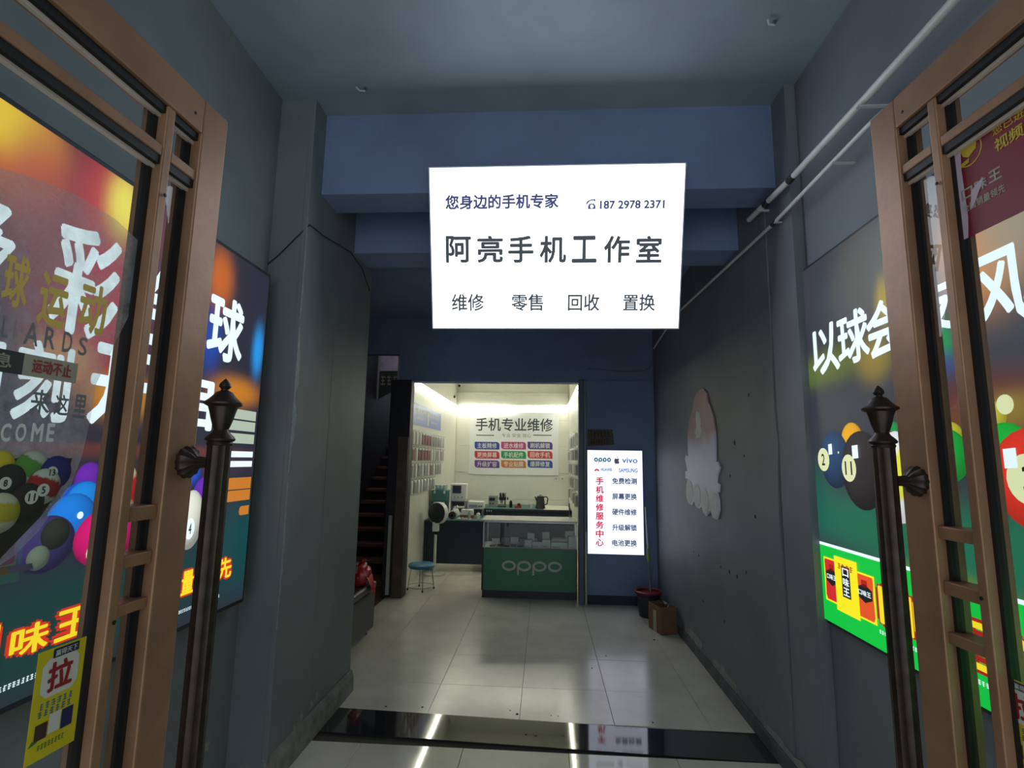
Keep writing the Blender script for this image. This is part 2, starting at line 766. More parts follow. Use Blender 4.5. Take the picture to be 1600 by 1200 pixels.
# ---- left: front wall, pier, rear
wl = struct('wall_left')
MB().box((-1.75, -1.2, 0), (-1.58, 2.82, ZC)).build('wall_face', GREY, wl)
MB().box((-1.75, 2.80, 0), (-1.40, 3.95, ZC)).build('pier_core', GREY, wl)
MB().box((-1.405, 2.80, 0.0), (XL, 3.285, ZC), 0.004).build('wall_panel', GREY, wl)
MB().box((-1.405, 3.297, 0.0), (XL - .004, 3.955, ZC), 0.004).build('wall_panel', GREY, wl)
sk = MB()
sk.prism([(0, 0), (0.030, 0), (0.026, 0.10), (0.012, 0.135), (0, 0.14)], ((XL, 2.83, 0.0), (1, 0, 0), (0, 0, 1), (0, 1, 0)), 1.12)
sk.build('plaster_skirt', mat('grey_plaster', (128, 130, 122), 0.8, 0, 0.25, 12, 0.5, 30), wl)
rnd = random.Random(5)
for (za, zb_, wd) in [(1.55, 2.35, .05), (.75, 1.5, .022), (2.4, 3.0, .012)]:
    zz = np.linspace(za, zb_, 14)
    pts = [(2.7955, z) for z in zz] + [(2.80 + wd * rnd.uniform(.15, 1.0) * math.sin(math.pi * (z - za) / (zb_ - za) * .9 + .15), z) for z in zz[::-1]]
    MB().prism(pts, ((XL - .0005, 0, 0), (0, 1, 0), (0, 0, 1), (1, 0, 0)), .0012).build('chipped_paint', MATS.get('chip') or mat('chip', (140, 150, 154), .7, 0, .2, 30, .3, 60), wl)
MB().box((-3.2, 3.85, 0), (-1.75, 3.95, ZC)).build('return_wall', GREY, wl)
MB().box((-3.2, 3.95, 0), (-3.05, 11.0, ZC + 1.3)).build('stair_wall', mat('stair_dark', (40, 42, 52), .7), wl)

# ---- right
wr = struct('wall_right')
MB().box((1.39, -1.2, 0), (1.62, 2.84, ZC)).build('wall_face', GREYR, wr)
MB().box((1.375, 2.79, 0), (1.62, 6.6, ZC)).build('wall_core', GREYR, wr)
# bowed vertical boards near the edge of the pier
edge = []
bow = [(0.0, 0), (0.5, .004), (1.0, .010), (1.35, .018), (1.6, .006), (1.75, -.012), (1.95, .006), (2.3, .002), (2.8, 0), (ZC, 0)]
a = [(3.115 + b * 1.4, z) for z, b in bow]
MB().prism([(2.785, 0), (3.095, 0)] + [(3.100 + b * .3, z) for z, b in bow] + [(2.785, ZC)],
           ((1.38, 0, 0), (0, 1, 0), (0, 0, 1), (-1, 0, 0)), 0.050).build('wall_panel', GREYR, wr)
MB().prism([(6.45, 0), (6.45, ZC)] + a[::-1], ((1.38, 0, 0), (0, 1, 0), (0, 0, 1), (-1, 0, 0)), 0.055).build('wall_panel', GREYR, wr)
MB().box((1.305, 2.95, 0.0), (1.33, 6.43, 0.085), 0.006).build('baseboard', mat('dusty_base', (88, 92, 98), 0.7, 0, 0.3, 9, 0.3, 25), wr)
pl = MB()
for (y0, y1, z0, z1) in [(4.75, 5.3, .085, .22), (3.95, 4.45, .085, .2), (2.86, 3.5, .085, .16)]:
    rnd = random.Random(int(y0 * 10))
    top = [(y, z0 + (z1 - z0) * rnd.uniform(.3, 1.0)) for y in np.linspace(y0, y1, 9)]
    pl.prism([(y0, z0)] + [(y1, z0)] + top[::-1], ((1.3235, 0, 0), (0, 1, 0), (0, 0, 1), (-1, 0, 0)), 0.0022)
pl.build('bare_plaster', mat('bare_plaster', (150, 150, 146), 0.8, 0, 0.3, 25, 0.4, 50), wr)

HOLE = mat('hole_dark', (24, 26, 32), .9)
for (px, py, r) in [(1084, 862, .010), (1092, 868, .013), (1126, 886, .014), (1140, 894, .018), (1152, 901, .014), (1166, 894, .012), (1099, 939, .012), (1132, 971, .014), (1180, 807, .016), (1148, 692, .02), (1163, 712, .012), (1141, 744, .014), (1170, 617, .014)]:
    c = onX(px, py, 1.3252)
    rnd = random.Random(px)
    MB().prism([(c[1] + r * rnd.uniform(.6, 1.1) * math.cos(2 * math.pi * k / 7), c[2] + r * rnd.uniform(.6, 1.1) * math.sin(2 * math.pi * k / 7)) for k in range(7)],
               ((1.3252, 0, 0), (0, 1, 0), (0, 0, 1), (-1, 0, 0)), .001).build('wall_hole', HOLE, wr)
gt = MB()
for (px, py, r) in [(808, 1116, .010), (797, 1110, .005), (861, 1118, .005), (872, 1119, .005), (925, 1044, .006), (947, 1025, .006), (603, 1104, .008), (660, 1105, .008), (1022, 1000, .012), (1020, 1129, .006), (837, 1150, .007), (822, 1148, .006), (1098, 921, .01), (880, 1150, .004)]:
    c = onZ(px, py, .001)
    gt.lathe(c, [(r, 0), (r * .9, r * .3), (r * .2, r * .5)], 7)
gt.build('grit', HOLE, fl, kind='stuff')

# ---- ceiling and beams
ce = struct('ceiling')
MB().box((-1.8, -1.2, ZC), (1.7, 3.05, ZC + .1)).build('front_ceiling', CEIL, ce)
MB().box((-3.2, 3.1, 3.42), (1.6, 6.62, 3.52)).build('rear_ceiling', GLOW_NAVY, ce)
tb = struct('trim_1')
MB().box((-1.45, 2.955, 3.225), (1.40, 3.2, ZC + .02)).build('front_beam', GLOW_NAVY, tb)
MB().box((-1.45, 3.55, 3.09), (1.38, 3.84, 3.44)).build('inner_beam', GLOW_NAVY, tb)

# ---- wall at the back with the shop opening
wb = struct('wall_back')
MB().box((-1.84, 6.5, 2.60), (1.37, 6.66, 3.44)).build('lintel', GLOW_NAVY, wb)
MB().box((0.50, 6.47, 0), (1.37, 6.62, 2.62)).build('wall_face', GLOW_NAVY, wb)
MB().box((-3.1, 6.5, 2.95), (-1.84, 6.62, 3.44)).build('stair_lintel', GLOW_NAVY, wb)
MB().box((0.515, 6.455, 0.0), (1.33, 6.475, 0.10), 0.004).build('baseboard', mat('dark_base', (38, 44, 62), 0.6), wb)
# left post of the shop front
po = struct('trim_2')
MB().box((-1.93, 6.48, 0), (-1.665, 6.64, 2.62), 0.01).build('post', mat('dark_post', (46, 44, 52), 0.55, 0, .2), po)
MB().box((-1.80, 6.455, 0.0), (-1.672, 6.485, 1.9), 0.004).build('post_board', mat('worn_board', (98, 84, 72), 0.6, 0, .25, 8), po)
MB().box((-1.872, 6.45, 0.03), (-1.832, 6.478, 0.95), 0.004).build('metal_strip', mat('pale_strip', (190, 190, 182), 0.5), po)
# right jamb
ja = struct('trim_3')
MB().box((0.415, 6.42, 0.0), (0.475, 6.6, 2.62), 0.005).build('jamb', mat('jamb_grey', (92, 100, 114), 0.5, 0.2), ja)
MB().box((0.478, 6.43, 0.0), (0.507, 6.58, 2.62), 0.004).build('jamb', mat('jamb_grey2', (110, 116, 124), 0.45, 0.3), ja)
MB().box((0.482, 6.40, 0.0), (0.508, 6.44, 0.82), 0.004).build('floor_track', mat('track_grey', (150, 152, 152), 0.4, .4), ja)

# ---- shop shell
ws = struct('wall_shop')
MB().box((SXL - .12, 6.64, 0), (SXL, YB + .1, 3.4)).build('side_wall', CREAM, ws)
MB().box((SXR, 6.62, 0), (SXR + .12, YB + .1, 3.4)).build('side_wall', CREAM, ws)
MB().box((SXL, YB, 0), (SXR, YB + .12, 3.4)).build('rear_wall', CREAM, ws)
MB().box((SXL - .12, 6.67, 3.38), (SXR + .12, YB + .12, 3.46)).build('shop_ceiling', CREAM, ws)
for k in range(5):
    MB().box((SXL + .02, YB - .010, 0.35 + .52 * k), (SXR - .02, YB - .002, 0.354 + .52 * k + .512), .004, seg=1).build('wall_plank', CREAM, ws)
MB().box((SXL, YB - .05, 2.94), (SXR, YB - .011, 2.99), .01).build('bulkhead', CREAM, ws)

# ---- stairs
st = struct('stairs')
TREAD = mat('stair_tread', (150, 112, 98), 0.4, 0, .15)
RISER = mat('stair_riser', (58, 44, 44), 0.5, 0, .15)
for k in range(16):
    y0 = 7.72 + 0.272 * k
    z1 = 0.186 * (k + 1)
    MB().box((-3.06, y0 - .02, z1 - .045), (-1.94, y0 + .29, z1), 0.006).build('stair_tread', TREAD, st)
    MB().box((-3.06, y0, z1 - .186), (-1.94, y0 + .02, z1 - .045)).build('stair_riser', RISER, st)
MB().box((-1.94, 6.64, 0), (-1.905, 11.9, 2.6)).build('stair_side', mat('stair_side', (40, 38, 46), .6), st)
MB().box((-3.2, 12.0, 0), (-1.9, 12.1, 5.2)).build('stair_end_wall', mat('stair_dark', (40, 42, 52), .7), st)
MB().prism([(6.62, 2.95), (6.62, 3.1), (12.0, 5.4), (12.0, 5.1)], ((-3.2, 0, 0), (0, 1, 0), (0, 0, 1), (1, 0, 0)), 1.25).build('stair_soffit', mat('stair_dark', (40, 42, 52)), st)

# ================================================================== FRONT LIGHT BOX SIGN (tilted forward)
WHITE_E = emis('sign_white', (233, 242, 255), SIGN)
INK = emis('sign_ink', (62, 70, 74), 1.0)
INKB = emis('sign_ink_blue', (66, 72, 112), 1.0)
sgx = 0.055
top_c = np.array([sgx, 2.875, 3.345])
bot_c = np.array([sgx, 3.150, 2.432])
vdir = unit(top_c - bot_c)
SH = float(np.linalg.norm(top_c - bot_c))
SW = 1.50
fs_ = frame_at(bot_c - np.array([SW / 2, 0, 0]), (1, 0, 0), vdir)
nrm = fs_[3]                                # faces the street
sg = thing('hanging_light_box', 'large glowing white light box sign with grey lettering hung from beam above passage', 'sign', bot_c)
ins = 0.006
MB().box((0, 0, -0.075), (SW, SH, -0.004), 0.004, frame=fs_).build('box_body', mat('sign_alu', (190, 196, 204), .4, .4), sg)
sgp = MB().box((ins, ins, -0.004), (SW - ins, SH - ins, 0.0), frame=fs_).build('light_panel', WHITE_E, sg)
for (a_, b_) in [((0, 0, -.004), (SW, ins, .004)), ((0, SH - ins, -.004), (SW, SH, .004)), ((0, ins, -.004), (ins, SH - ins, .004)), ((SW - ins, ins, -.004), (SW, SH - ins, .004))]:
    MB().box(a_, b_, frame=fs_).build('edge_trim', mat('sign_alu', (190, 196, 204)), sg)


def sg_uv(px, py):
    p = onP(px, py, bot_c, nrm)
    d = p - fs_[0]
    return float(d.dot(fs_[1])), float(d.dot(fs_[2]))


def sg_box(x0, y0, x1, y1):
    a, b = sg_uv(x0, y1), sg_uv(x1, y0)
    return (a[0], a[1], b[0], b[1])


lettering('您身边的手机专家', fs_, sg_box(696, 302, 873, 328), INKB, sgp, bold=.046)
lettering('187 2978 2371', fs_, sg_box(937, 312, 1039, 327), INKB, sgp, bold=.05)
for ch, x0, x1 in [('阿', 697, 736), ('亮', 746, 786), ('手', 794, 834), ('机', 843, 885), ('工', 893, 933), ('作', 943, 985), ('室', 993, 1035)]:
    lettering(ch, fs_, sg_box(x0, 368, x1, 411), INK, sgp, bold=.032)
for ch, x0, x1 in [('维修', 706, 756), ('零售', 799, 849), ('回收', 887, 937), ('置换', 973, 1024)]:
    lettering(ch, fs_, sg_box(x0, 459, x1, 486), INK, sgp, bold=.024)
# little telephone drawing
b0 = sg_box(915, 311, 931, 327)
bw, bh = b0[2] - b0[0], b0[3] - b0[1]
polyflat(fs_, [(b0[0] + bw * p[0], b0[1] + bh * p[1]) for p in [(.22, 0), (1, 0), (.98, .34), (.82, .56), (.40, .56), (.24, .34)]], INKB, sgp, 'telephone_icon', .0015)
polydisc(fs_, (b0[0] + bw * .61, b0[1] + bh * .27), bw * .17, bh * .17, WHITE_E, sgp, 'telephone_dial', .0025, 14)
hs = [(0, .52), (.12, .44), (.22, .62), (.45, .82), (.78, .86), (.90, .76), (1, .86), (.92, 1.0), (.5, .98), (.15, .80)]
polyflat(fs_, [(b0[0] + bw * p[0], b0[1] + bh * p[1]) for p in hs], INKB, sgp, 'telephone_handset', .0015)
for sx in (-.5, .5):
    MB().tube([(sgx + sx, 2.97, 3.33), (sgx + sx, 3.05, 3.42)], .008, 8).build('hanger_rod', STEEL, sg)

# ================================================================== BACK LIGHT BOX SIGN
W2 = emis('sign2_white', (226, 236, 255), SIGN2)
RED2 = emis('sign2_red', (206, 36, 62), 1.0)
GR2 = emis('sign2_grey', (70, 84, 112), 1.0)
BL2 = emis('sign2_blue', (56, 92, 176), 1.0)
INK2 = emis('sign2_ink', (66, 74, 84), 1.0)
TEAL2 = emis('sign2_teal', (50, 96, 116), 1.0)
Y2 = 6.40
f2 = frame_at((0.512, Y2, 0.57), (1, 0, 0), (0, 0, 1))
w2, h2 = 0.655, 1.205
s2 = thing('wall_light_box', 'tall glowing white service light box with red and grey lettering on back wall', 'sign', (0.84, Y2, 0.57))
MB().box((0, 0, -0.075), (w2, h2, -0.003), .004, frame=f2).build('box_body', mat('sign_alu', (190, 196, 204)), s2)
s2p = MB().box((.006, .006, -0.003), (w2 - .006, h2 - .006, 0.0), frame=f2).build('light_panel', W2, s2)


def b2(x0, y0, x1, y1):
    a, b = onY(x0, y1, Y2), onY(x1, y0, Y2)
    return (a[0] - f2[0][0], a[2] - f2[0][2], b[0] - f2[0][0], b[2] - f2[0][2])


def lo2(body, box, material, bold=0.0, name='lettering'):
    return lettering(body, f2, b2(*box), material, s2p, bold=bold, name=name)


ox = b2(928, 715, 955, 724)


def oppo_marks(fr, box, material, parent, t=.16, lift=.0015):
    u0, v0, u1, v1 = box
    W_, H_ = u1 - u0, v1 - v0
    cw = W_ / 4.0
    ring_h = H_ * 0.36
    cy = v0 + H_ * 0.62
    for k in range(4):
        cx = u0 + cw * (k + .5)
        ring2(fr, (cx, cy), cw * .46, ring_h, min(cw, H_) * t, material, parent, 'logo_letter', lift)
        if k in (1, 2):
            x = cx - cw * .46
            polyflat(fr, [(x, v0), (x + cw * .12, v0), (x + cw * .12, cy + ring_h * .3), (x, cy + ring_h * .3)], material, parent, 'logo_stem', lift + .0004)


oppo_marks(f2, ox, TEAL2, s2p, t=.3)
lo2('vivo', (972, 715, 996, 723.5), BL2, .02, 'logo_letters')
lo2('SAMSUNG', (967, 732, 996, 738), BL2, .03, 'logo_letters')
lo2('HUAWEI', (939, 731.5, 956, 736), TEAL2, .04, 'logo_letters')
hb = b2(928, 729, 937, 737)
hc = ((hb[0] + hb[2]) / 2, hb[1] + .006)
for k in range(8):
    t = math.radians(12 + 156 * k / 7)
    L_ = .034
    px_, py_ = math.cos(t), math.sin(t)
    polyflat(f2, [(hc[0] + px_ * .006, hc[1] + py_ * .006), (hc[0] + px_ * L_ * .7 - py_ * .006, hc[1] + py_ * L_ * .7 + px_ * .006),
                  (hc[0] + px_ * L_, hc[1] + py_ * L_), (hc[0] + px_ * L_ * .7 + py_ * .006, hc[1] + py_ * L_ * .7 - px_ * .006)], RED2, s2p, 'logo_petal', .0015)
ab = b2(959.5, 713, 968, 724)
aw, ah = ab[2] - ab[0], ab[3] - ab[1]
ap = [(.50, .64), (.62, .68), (.76, .70), (.90, .64), (.94, .58), (.82, .48), (.80, .36), (.86, .24), (.97, .17), (.90, .06), (.80, -.06), (.70, -.08),
      (.50, -.03), (.30, -.08), (.18, -.02), (.06, .17), (.02, .38), (.08, .58), (.20, .68), (.36, .68)]
polyflat(f2, [(ab[0] + aw * p[0], ab[1] + ah * p[1]) for p in ap], INK2, s2p, 'logo_fruit', .0015)
polyflat(f2, [(ab[0] + aw * p[0], ab[1] + ah * p[1]) for p in [(.50, .74), (.52, .88), (.70, 1.0), (.70, .86)]], INK2, s2p, 'logo_leaf', .0015)
for k, ch in enumerate('手机维修服务中心'):
    yy = 751.5 + 13.75 * k
    lo2(ch, (930.8, yy - 6.0, 943.2, yy + 5.6), RED2, .04)
for k, tx in enumerate(['免费检测', '屏幕更换', '硬件维修', '升级解锁', '电池更换']):
    yy = 751.8 + 24.2 * k
    lo2(tx, (956.5, yy - 4.8, 995, yy + 4.6), GR2, .04)

# ================================================================== BILLIARD LIGHT BOXES
PE = print_emit('backlit_print', POSTER)
PW = emis('print_white', (226, 243, 248), 1.15)
PY = emis('print_yellow', (250, 220, 40), 1.05)
PR = emis('print_red', (214, 52, 28), 1.0)
PDR = emis('print_dark_red', (170, 30, 26), 1.0)
PG = emis('print_green', (10, 196, 66), 1.0)
PBK = emis('print_black', (26, 26, 30), 1.0)
PCR = emis('print_cream', (224, 230, 178), 1.0)
POR = emis('print_orange', (200, 122, 40), 1.0)
PGL = emis('print_pale', (176, 190, 172), 1.0)


def blobs(base, lst):
    """lst of (u, v, ru, rv, rgb, strength)"""
    base = np.array(base)

    def f(a, b):
        c = base.copy()
        for (u_, v_, ru, rv, rgb, k) in lst:
            d = ((a - u_) / ru) ** 2 + ((b - v_) / rv) ** 2
            wgt = k * math.exp(-(d ** 1.6))
            c = c * (1 - wgt) + np.array(rgb) * wgt
        return tuple(np.clip(c, 0, 1))
    return f


# ---------- left
fL = frame_at((XPL, 0, 0), (0, 1, 0), (0, 0, 1))       # u = Y, v = Z, n = +X
pL0, pL1, pZ0, pZ1 = 0.55, 2.68, 0.93, 2.60
lbL = thing('billiard_light_box', 'backlit billiard advert with white slogan over coloured balls on left wall', 'light box', (XPL, 1.6, pZ0))
MB().box((-1.58, pL0 - .02, pZ0 - .02), (XPL - .003, pL1 + .02, pZ1 + .02), .004).build('box_body', mat('box_dark', (50, 54, 60), .5, .3), lbL)


def uvL(px, py):
    p = onX(px, py, XPL)
    return float(p[1]), float(p[2])


def boxL(x0, y0, x1, y1):
    """pixel corners of the two upright sides: (x0,y0)=bottom near, (x1,y1)=top far"""
    a, b = uvL(x0, y0), uvL(x1, y1)
    return (a[0], a[1], b[0], b[1])


def bl(px, py, ru, rv, rgb, k=1.0, uv=uvL):
    a = uv(px, py)
    return (a[0], a[1], ru, rv, lin(rgb), k)


tl = (uvL(0, 200))
gl_ = [bl(20, 205, .16, .20, (205, 105, 45), .95), bl(10, 185, .15, .10, (235, 205, 60), .9), bl(60, 280, .10, .18, (176, 84, 62), .8),
       bl(185, 330, .19, .24, (190, 60, 62), .95), bl(195, 325, .075, .13, (240, 225, 90), 1.0),
       bl(150, 480, .22, .26, (170, 40, 62), .9), bl(60, 400, .14, .2, (120, 60, 70), .6),
       bl(345, 435, .10, .14, (196, 100, 30), .95), bl(330, 530, .08, .14, (28, 70, 170), .9), bl(403, 548, .05, .13, (40, 150, 230), 1.0),
       bl(370, 612, .20, .07, (196, 122, 36), 1.0), bl(190, 620, .16, .08, (210, 140, 40), .9), bl(100, 560, .12, .08, (200, 150, 90), .7),
       bl(250, 705, .6, .025, (120, 56, 44), .8), bl(250, 735, .6, .02, (90, 46, 40), .6),
       bl(380, 850, .30, .22, (14, 70, 74), 1.0), bl(200, 930, .7, .16, (22, 62, 62), 1.0), bl(60, 1000, .5, .14, (24, 58, 56), .9)]
shL = print_grid('printed_sheet', fL, (pL0, pZ0, pL1, pZ1), 86, 70, blobs(lin((40, 42, 56)), gl_), PE, lbL, .0)
# slogan characters
for ch, x0, y0, x1, y1 in [('多', -80, 420, 34, 322), ('彩', 68, 512, 196, 385), ('台', 212, 540, 290, 438), ('球', 320, 556, 384, 478),
                           ('即', -120, 640, 10, 535), ('刻', 12, 655, 118, 545), ('开', 132, 662, 240, 556), ('启', 250, 668, 338, 585)]:
    a = uvL(x0, y0)
    b = uvL(x1, y1)
    lettering(ch, fL, (a[0], a[1], b[0], b[1]), PW, shL, bold=.035)
# pale slats
for k, y in enumerate([641, 660, 681, 708, 724]):
    a = uvL(346, y)
    b = uvL(398, y)
    hh = .030 if k < 3 else .018
    polyflat(fL, [(a[0], a[1] - hh), (2.66, a[1] - hh), (2.66, a[1] + hh * .6), (a[0], a[1] + hh * .6)], PGL if k < 3 else PW, shL, 'printed_slat', .0015)
for (x, y, r) in [(348, 757, .028), (356, 776, .026), (376, 798, .022)]:
    a = uvL(x, y)
    polyflat(fL, [(a[0], a[1] - r)] + [(a[0] - r * .8 * math.sin(math.pi * k / 8), a[1] - r * math.cos(math.pi * k / 8)) for k in range(1, 8)] + [(a[0], a[1] + r), (2.665, a[1] + r), (2.665, a[1] - r)], POR, shL, 'printed_cue', .0015)


def pball(frm, uv, cx, cy, rx_px, ry_px, rgb, parent, stripe=None, num=None, numpos=(0, 0), numr=.36, lift=.002, ang=0.0, clip=None, white=PCR, ink=PBK, dark=.3):
    c = uv(cx, cy)
    a = uv(cx + rx_px, cy)
    b = uv(cx, cy - ry_px)
    ru, rv = abs(a[0] - c[0]), abs(b[1] - c[1])
    print_disc('printed_ball', frm, c, ru, rv, ballfunc(rgb, stripe, dark=dark, ang=ang), PE, parent, lift, clip=clip)
    if num:
        nc = (c[0] + numpos[0] * ru, c[1] + numpos[1] * rv)
        polydisc(frm, nc, ru * numr, rv * numr, white, parent, 'ball_number_spot', lift + .0012)
        k = .28 if len(num) == 1 else .5
        lettering(num, frm, (nc[0] - ru * numr * k, nc[1] - rv * numr * .5, nc[0] + ru * numr * k, nc[1] + rv * numr * .5), ink, parent, bold=.02, lift=lift + .0024, name='ball_number')


pball(fL, uvL, 138, 752, 22, 30, (112, 40, 180), shL, lift=.002)
pball(fL, uvL, 188, 765, 26, 45, (216, 40, 44), shL, stripe=(228, 224, 180), lift=.0025)
pball(fL, uvL, 240, 775, 24, 42, (236, 240, 222), shL, lift=.0025)
pball(fL, uvL, 268, 760, 16, 30, (110, 60, 120), shL, lift=.0022)
pball(fL, uvL, 318, 778, 18, 34, (104, 40, 180), shL, lift=.0022)
pball(fL, uvL, 300, 740, 14, 20, (40, 90, 220), shL, lift=.002)
pball(fL, uvL, 128, 785, 34, 34, (24, 84, 214), shL, lift=.003)
pball(fL, uvL, 130, 790, 30, 38, (30, 142, 236), shL, lift=.0035)
pball(fL, uvL, 110, 815, 38, 44, (30, 130, 232), shL, lift=.004)
pball(fL, uvL, 296, 812, 20, 46, (238, 240, 226), shL, num='4', numpos=(.0, -.3), lift=.004, white=PW)
pball(fL, uvL, 225, 835, 24, 46, (40, 40, 46), shL, lift=.0045, num='8', numpos=(-.2, -.1))
pball(fL, uvL, 166, 838, 46, 46, (226, 24, 120), shL, num='3', numpos=(-.2, -.45), numr=.40, lift=.005)
pball(fL, uvL, 70, 850, 44, 44, (62, 52, 104), shL, lift=.0045)
for (x, y, r) in [(122, 805, 4), (172, 826, 4)]:
    c = uvL(x, y)
    polydisc(fL, c, .012, .012, PW, shL, 'printed_glint', .0075, 12)
# bottom brand line
for ch, x0, y0, x1, y1 in [('口', -70, 1066, -2, 975), ('味', 8, 1034, 76, 965), ('王', 80, 1006, 142, 940)]:
    a, b = uvL(x0, y0), uvL(x1, y1)
    outline_text(ch, fL, (a[0], a[1], b[0], b[1]), PY, PR, shL, bold=.03, edge_bold=.17, grow=.30, lift=.0055)
for ch, x0, y0, x1, y1 in [('全', 150, 985, 176, 935), ('国', 196, 948, 230, 912), ('销', 246, 950, 274, 902), ('量', 279, 932, 302, 888), ('领', 306, 926, 330, 880), ('先', 336, 909, 361, 868)]:
    a, b = uvL(x0, y0), uvL(x1, y1)
    outline_text(ch, fL, (a[0], a[1], b[0], b[1]), PY, PR, shL, bold=.03, edge_bold=.17, grow=.30, lift=.0055)
a = uvL(4, 1056)
b = uvL(82, 1022)
zr = pZ0 + .045
marks(fL, (1.46, zr, 1.75, zr + .016), 22, PW, shL, .002)
marks(fL, (1.9, zr, 2.06, zr + .014), 10, PW, shL, .002, seed=3)
marks(fL, (2.2, zr + .01, 2.48, zr + .024), 26, PW, shL, .002, seed=4)

# ---------- right
fR = frame_at((XPR, 0, 0), (0, -1, 0), (0, 0, 1))      # u = -Y, n = -X
qY0, qY1, qZ0, qZ1 = 0.5, 2.79, 0.90, 2.65
lbR = thing('billiard_light_box', 'backlit billiard advert with green product band along bottom on right wall', 'light box', (XPR, 1.7, qZ0))
MB().box((XPR + .003, qY0 - .02, qZ0 - .015), (1.392, 2.775, qZ1 + .015), .004).build('box_body', mat('box_dark', (50, 54, 60)), lbR)
qY1 = 2.79


def uvR(px, py):
    p = onX(px, py, XPR)
    return float(-p[1]), float(p[2])


gr_ = [bl(1420, 400, .5, .22, (92, 112, 116), .8, uvR), bl(1530, 370, .16, .22, (226, 140, 30), 1.0, uvR), bl(1590, 330, .2, .2, (150, 140, 120), .9, uvR),
       bl(1345, 430, .22, .3, (86, 80, 74), .7, uvR), bl(1380, 470, .05, .10, (170, 150, 50), .9, uvR),
       bl(1300, 570, .25, .09, (96, 108, 44), .9, uvR), bl(1365, 560, .12, .10, (150, 130, 50), .8, uvR), bl(1270, 585, .12, .07, (90, 110, 50), .8, uvR),
       bl(1465, 540, .08, .09, (20, 150, 80), 1.0, uvR), bl(1470, 570, .08, .05, (60, 60, 140), .8, uvR),
       bl(1540, 640, .3, .12, (110, 44, 30), .8, uvR), bl(1575, 640, .16, .06, (150, 130, 50), .7, uvR),
       bl(1330, 815, .5, .12, (26, 104, 82), .95, uvR), bl(1270, 770, .25, .15, (30, 96, 78), .8, uvR), bl(1500, 870, .6, .14, (26, 104, 76), 1.0, uvR), bl(1575, 870, .4, .14, (30, 110, 80), .9, uvR),
       bl(1480, 920, .3, .06, (120, 140, 40), .8, uvR)]
shR = print_grid('printed_sheet', fR, (-qY1, 1.255, -qY0, qZ1), 86, 66, blobs(lin((52, 56, 66)), gr_), PE, lbR, .0)
polyflat(fR, [(-qY1, qZ0), (-qY0, qZ0), (-qY0, 1.252), (-qY1, 1.252)], PG, shR, 'green_band', .0002)
polyflat(fR, [(-qY1, 1.25), (-qY0, 1.25), (-qY0, 1.264), (-qY1, 1.264)], PW, shR, 'white_line', .001)
for ch, x0, y0, x1, y1 in [('以', 1272, 590, 1308, 498), ('球', 1312, 575, 1354, 474), ('会', 1358, 565, 1402, 456), ('友', 1425, 535, 1490, 418), ('风', 1516, 525, 1600, 370)]:
    a, b = uvR(x0, y0), uvR(x1, y1)
    lettering(ch, fR, (a[0], a[1], b[0], b[1]), PW, shR, bold=.03)
pball(fR, uvR, 1332, 690, 18, 30, (236, 172, 20), shR, lift=.002, dark=.5)
pball(fR, uvR, 1305, 718, 24, 45, (28, 66, 110), shR, num='2', numpos=(-.78, -.0), numr=.42, lift=.0025)
pball(fR, uvR, 1348, 735, 36, 62, (44, 38, 42), shR, num='11', numpos=(-.62, .05), numr=.36, lift=.003)
pball(fR, uvR, 1396, 690, 20, 32, (20, 150, 70), shR, lift=.002)
pball(fR, uvR, 1392, 705, 22, 32, (170, 40, 36), shR, lift=.0022)
pball(fR, uvR, 1405, 745, 36, 72, (226, 230, 60), shR, stripe=(238, 244, 246), lift=.0035, dark=.6, ang=.5)
pball(fR, uvR, 1480, 680, 26, 22, (206, 196, 40), shR, lift=.002, dark=.5)
pball(fR, uvR, 1483, 712, 34, 42, (10, 168, 56), shR, lift=.003, dark=.5)
pball(fR, uvR, 1548, 652, 26, 26, (210, 200, 60), shR, lift=.002, dark=.5)
pball(fR, uvR, 1572, 700, 46, 40, (14, 176, 52), shR, lift=.003, dark=.6)
pball(fR, uvR, 1548, 722, 30, 42, (226, 232, 240), shR, lift=.0028, dark=.6)
pball(fR, uvR, 1625, 750, 88, 84, (226, 50, 30), shR, num='3', numpos=(-.15, .0), numr=.5, lift=.006, dark=.55)
for (x, y, hw, hh) in [(1300, 702, .016, .026), (1339, 706, .022, .030), (1583, 716, .022, .030)]:
    c = uvR(x, y)
    polyflat(fR, [(c[0] - hw, c[1] - hh), (c[0] + hw, c[1] - hh * .9), (c[0] + hw, c[1] + hh), (c[0] - hw, c[1] + hh * .9)], PW, shR, 'printed_glint', .0085)
for (x, y, r) in [(1477, 648, .026), (1551, 653, .018), (1575, 632, .03), (1313, 707, .006), (1490, 724, .006)]:
    c = uvR(x, y)
    polydisc(fR, c, r, r, PCR, shR, 'printed_glint', .0088, 16)
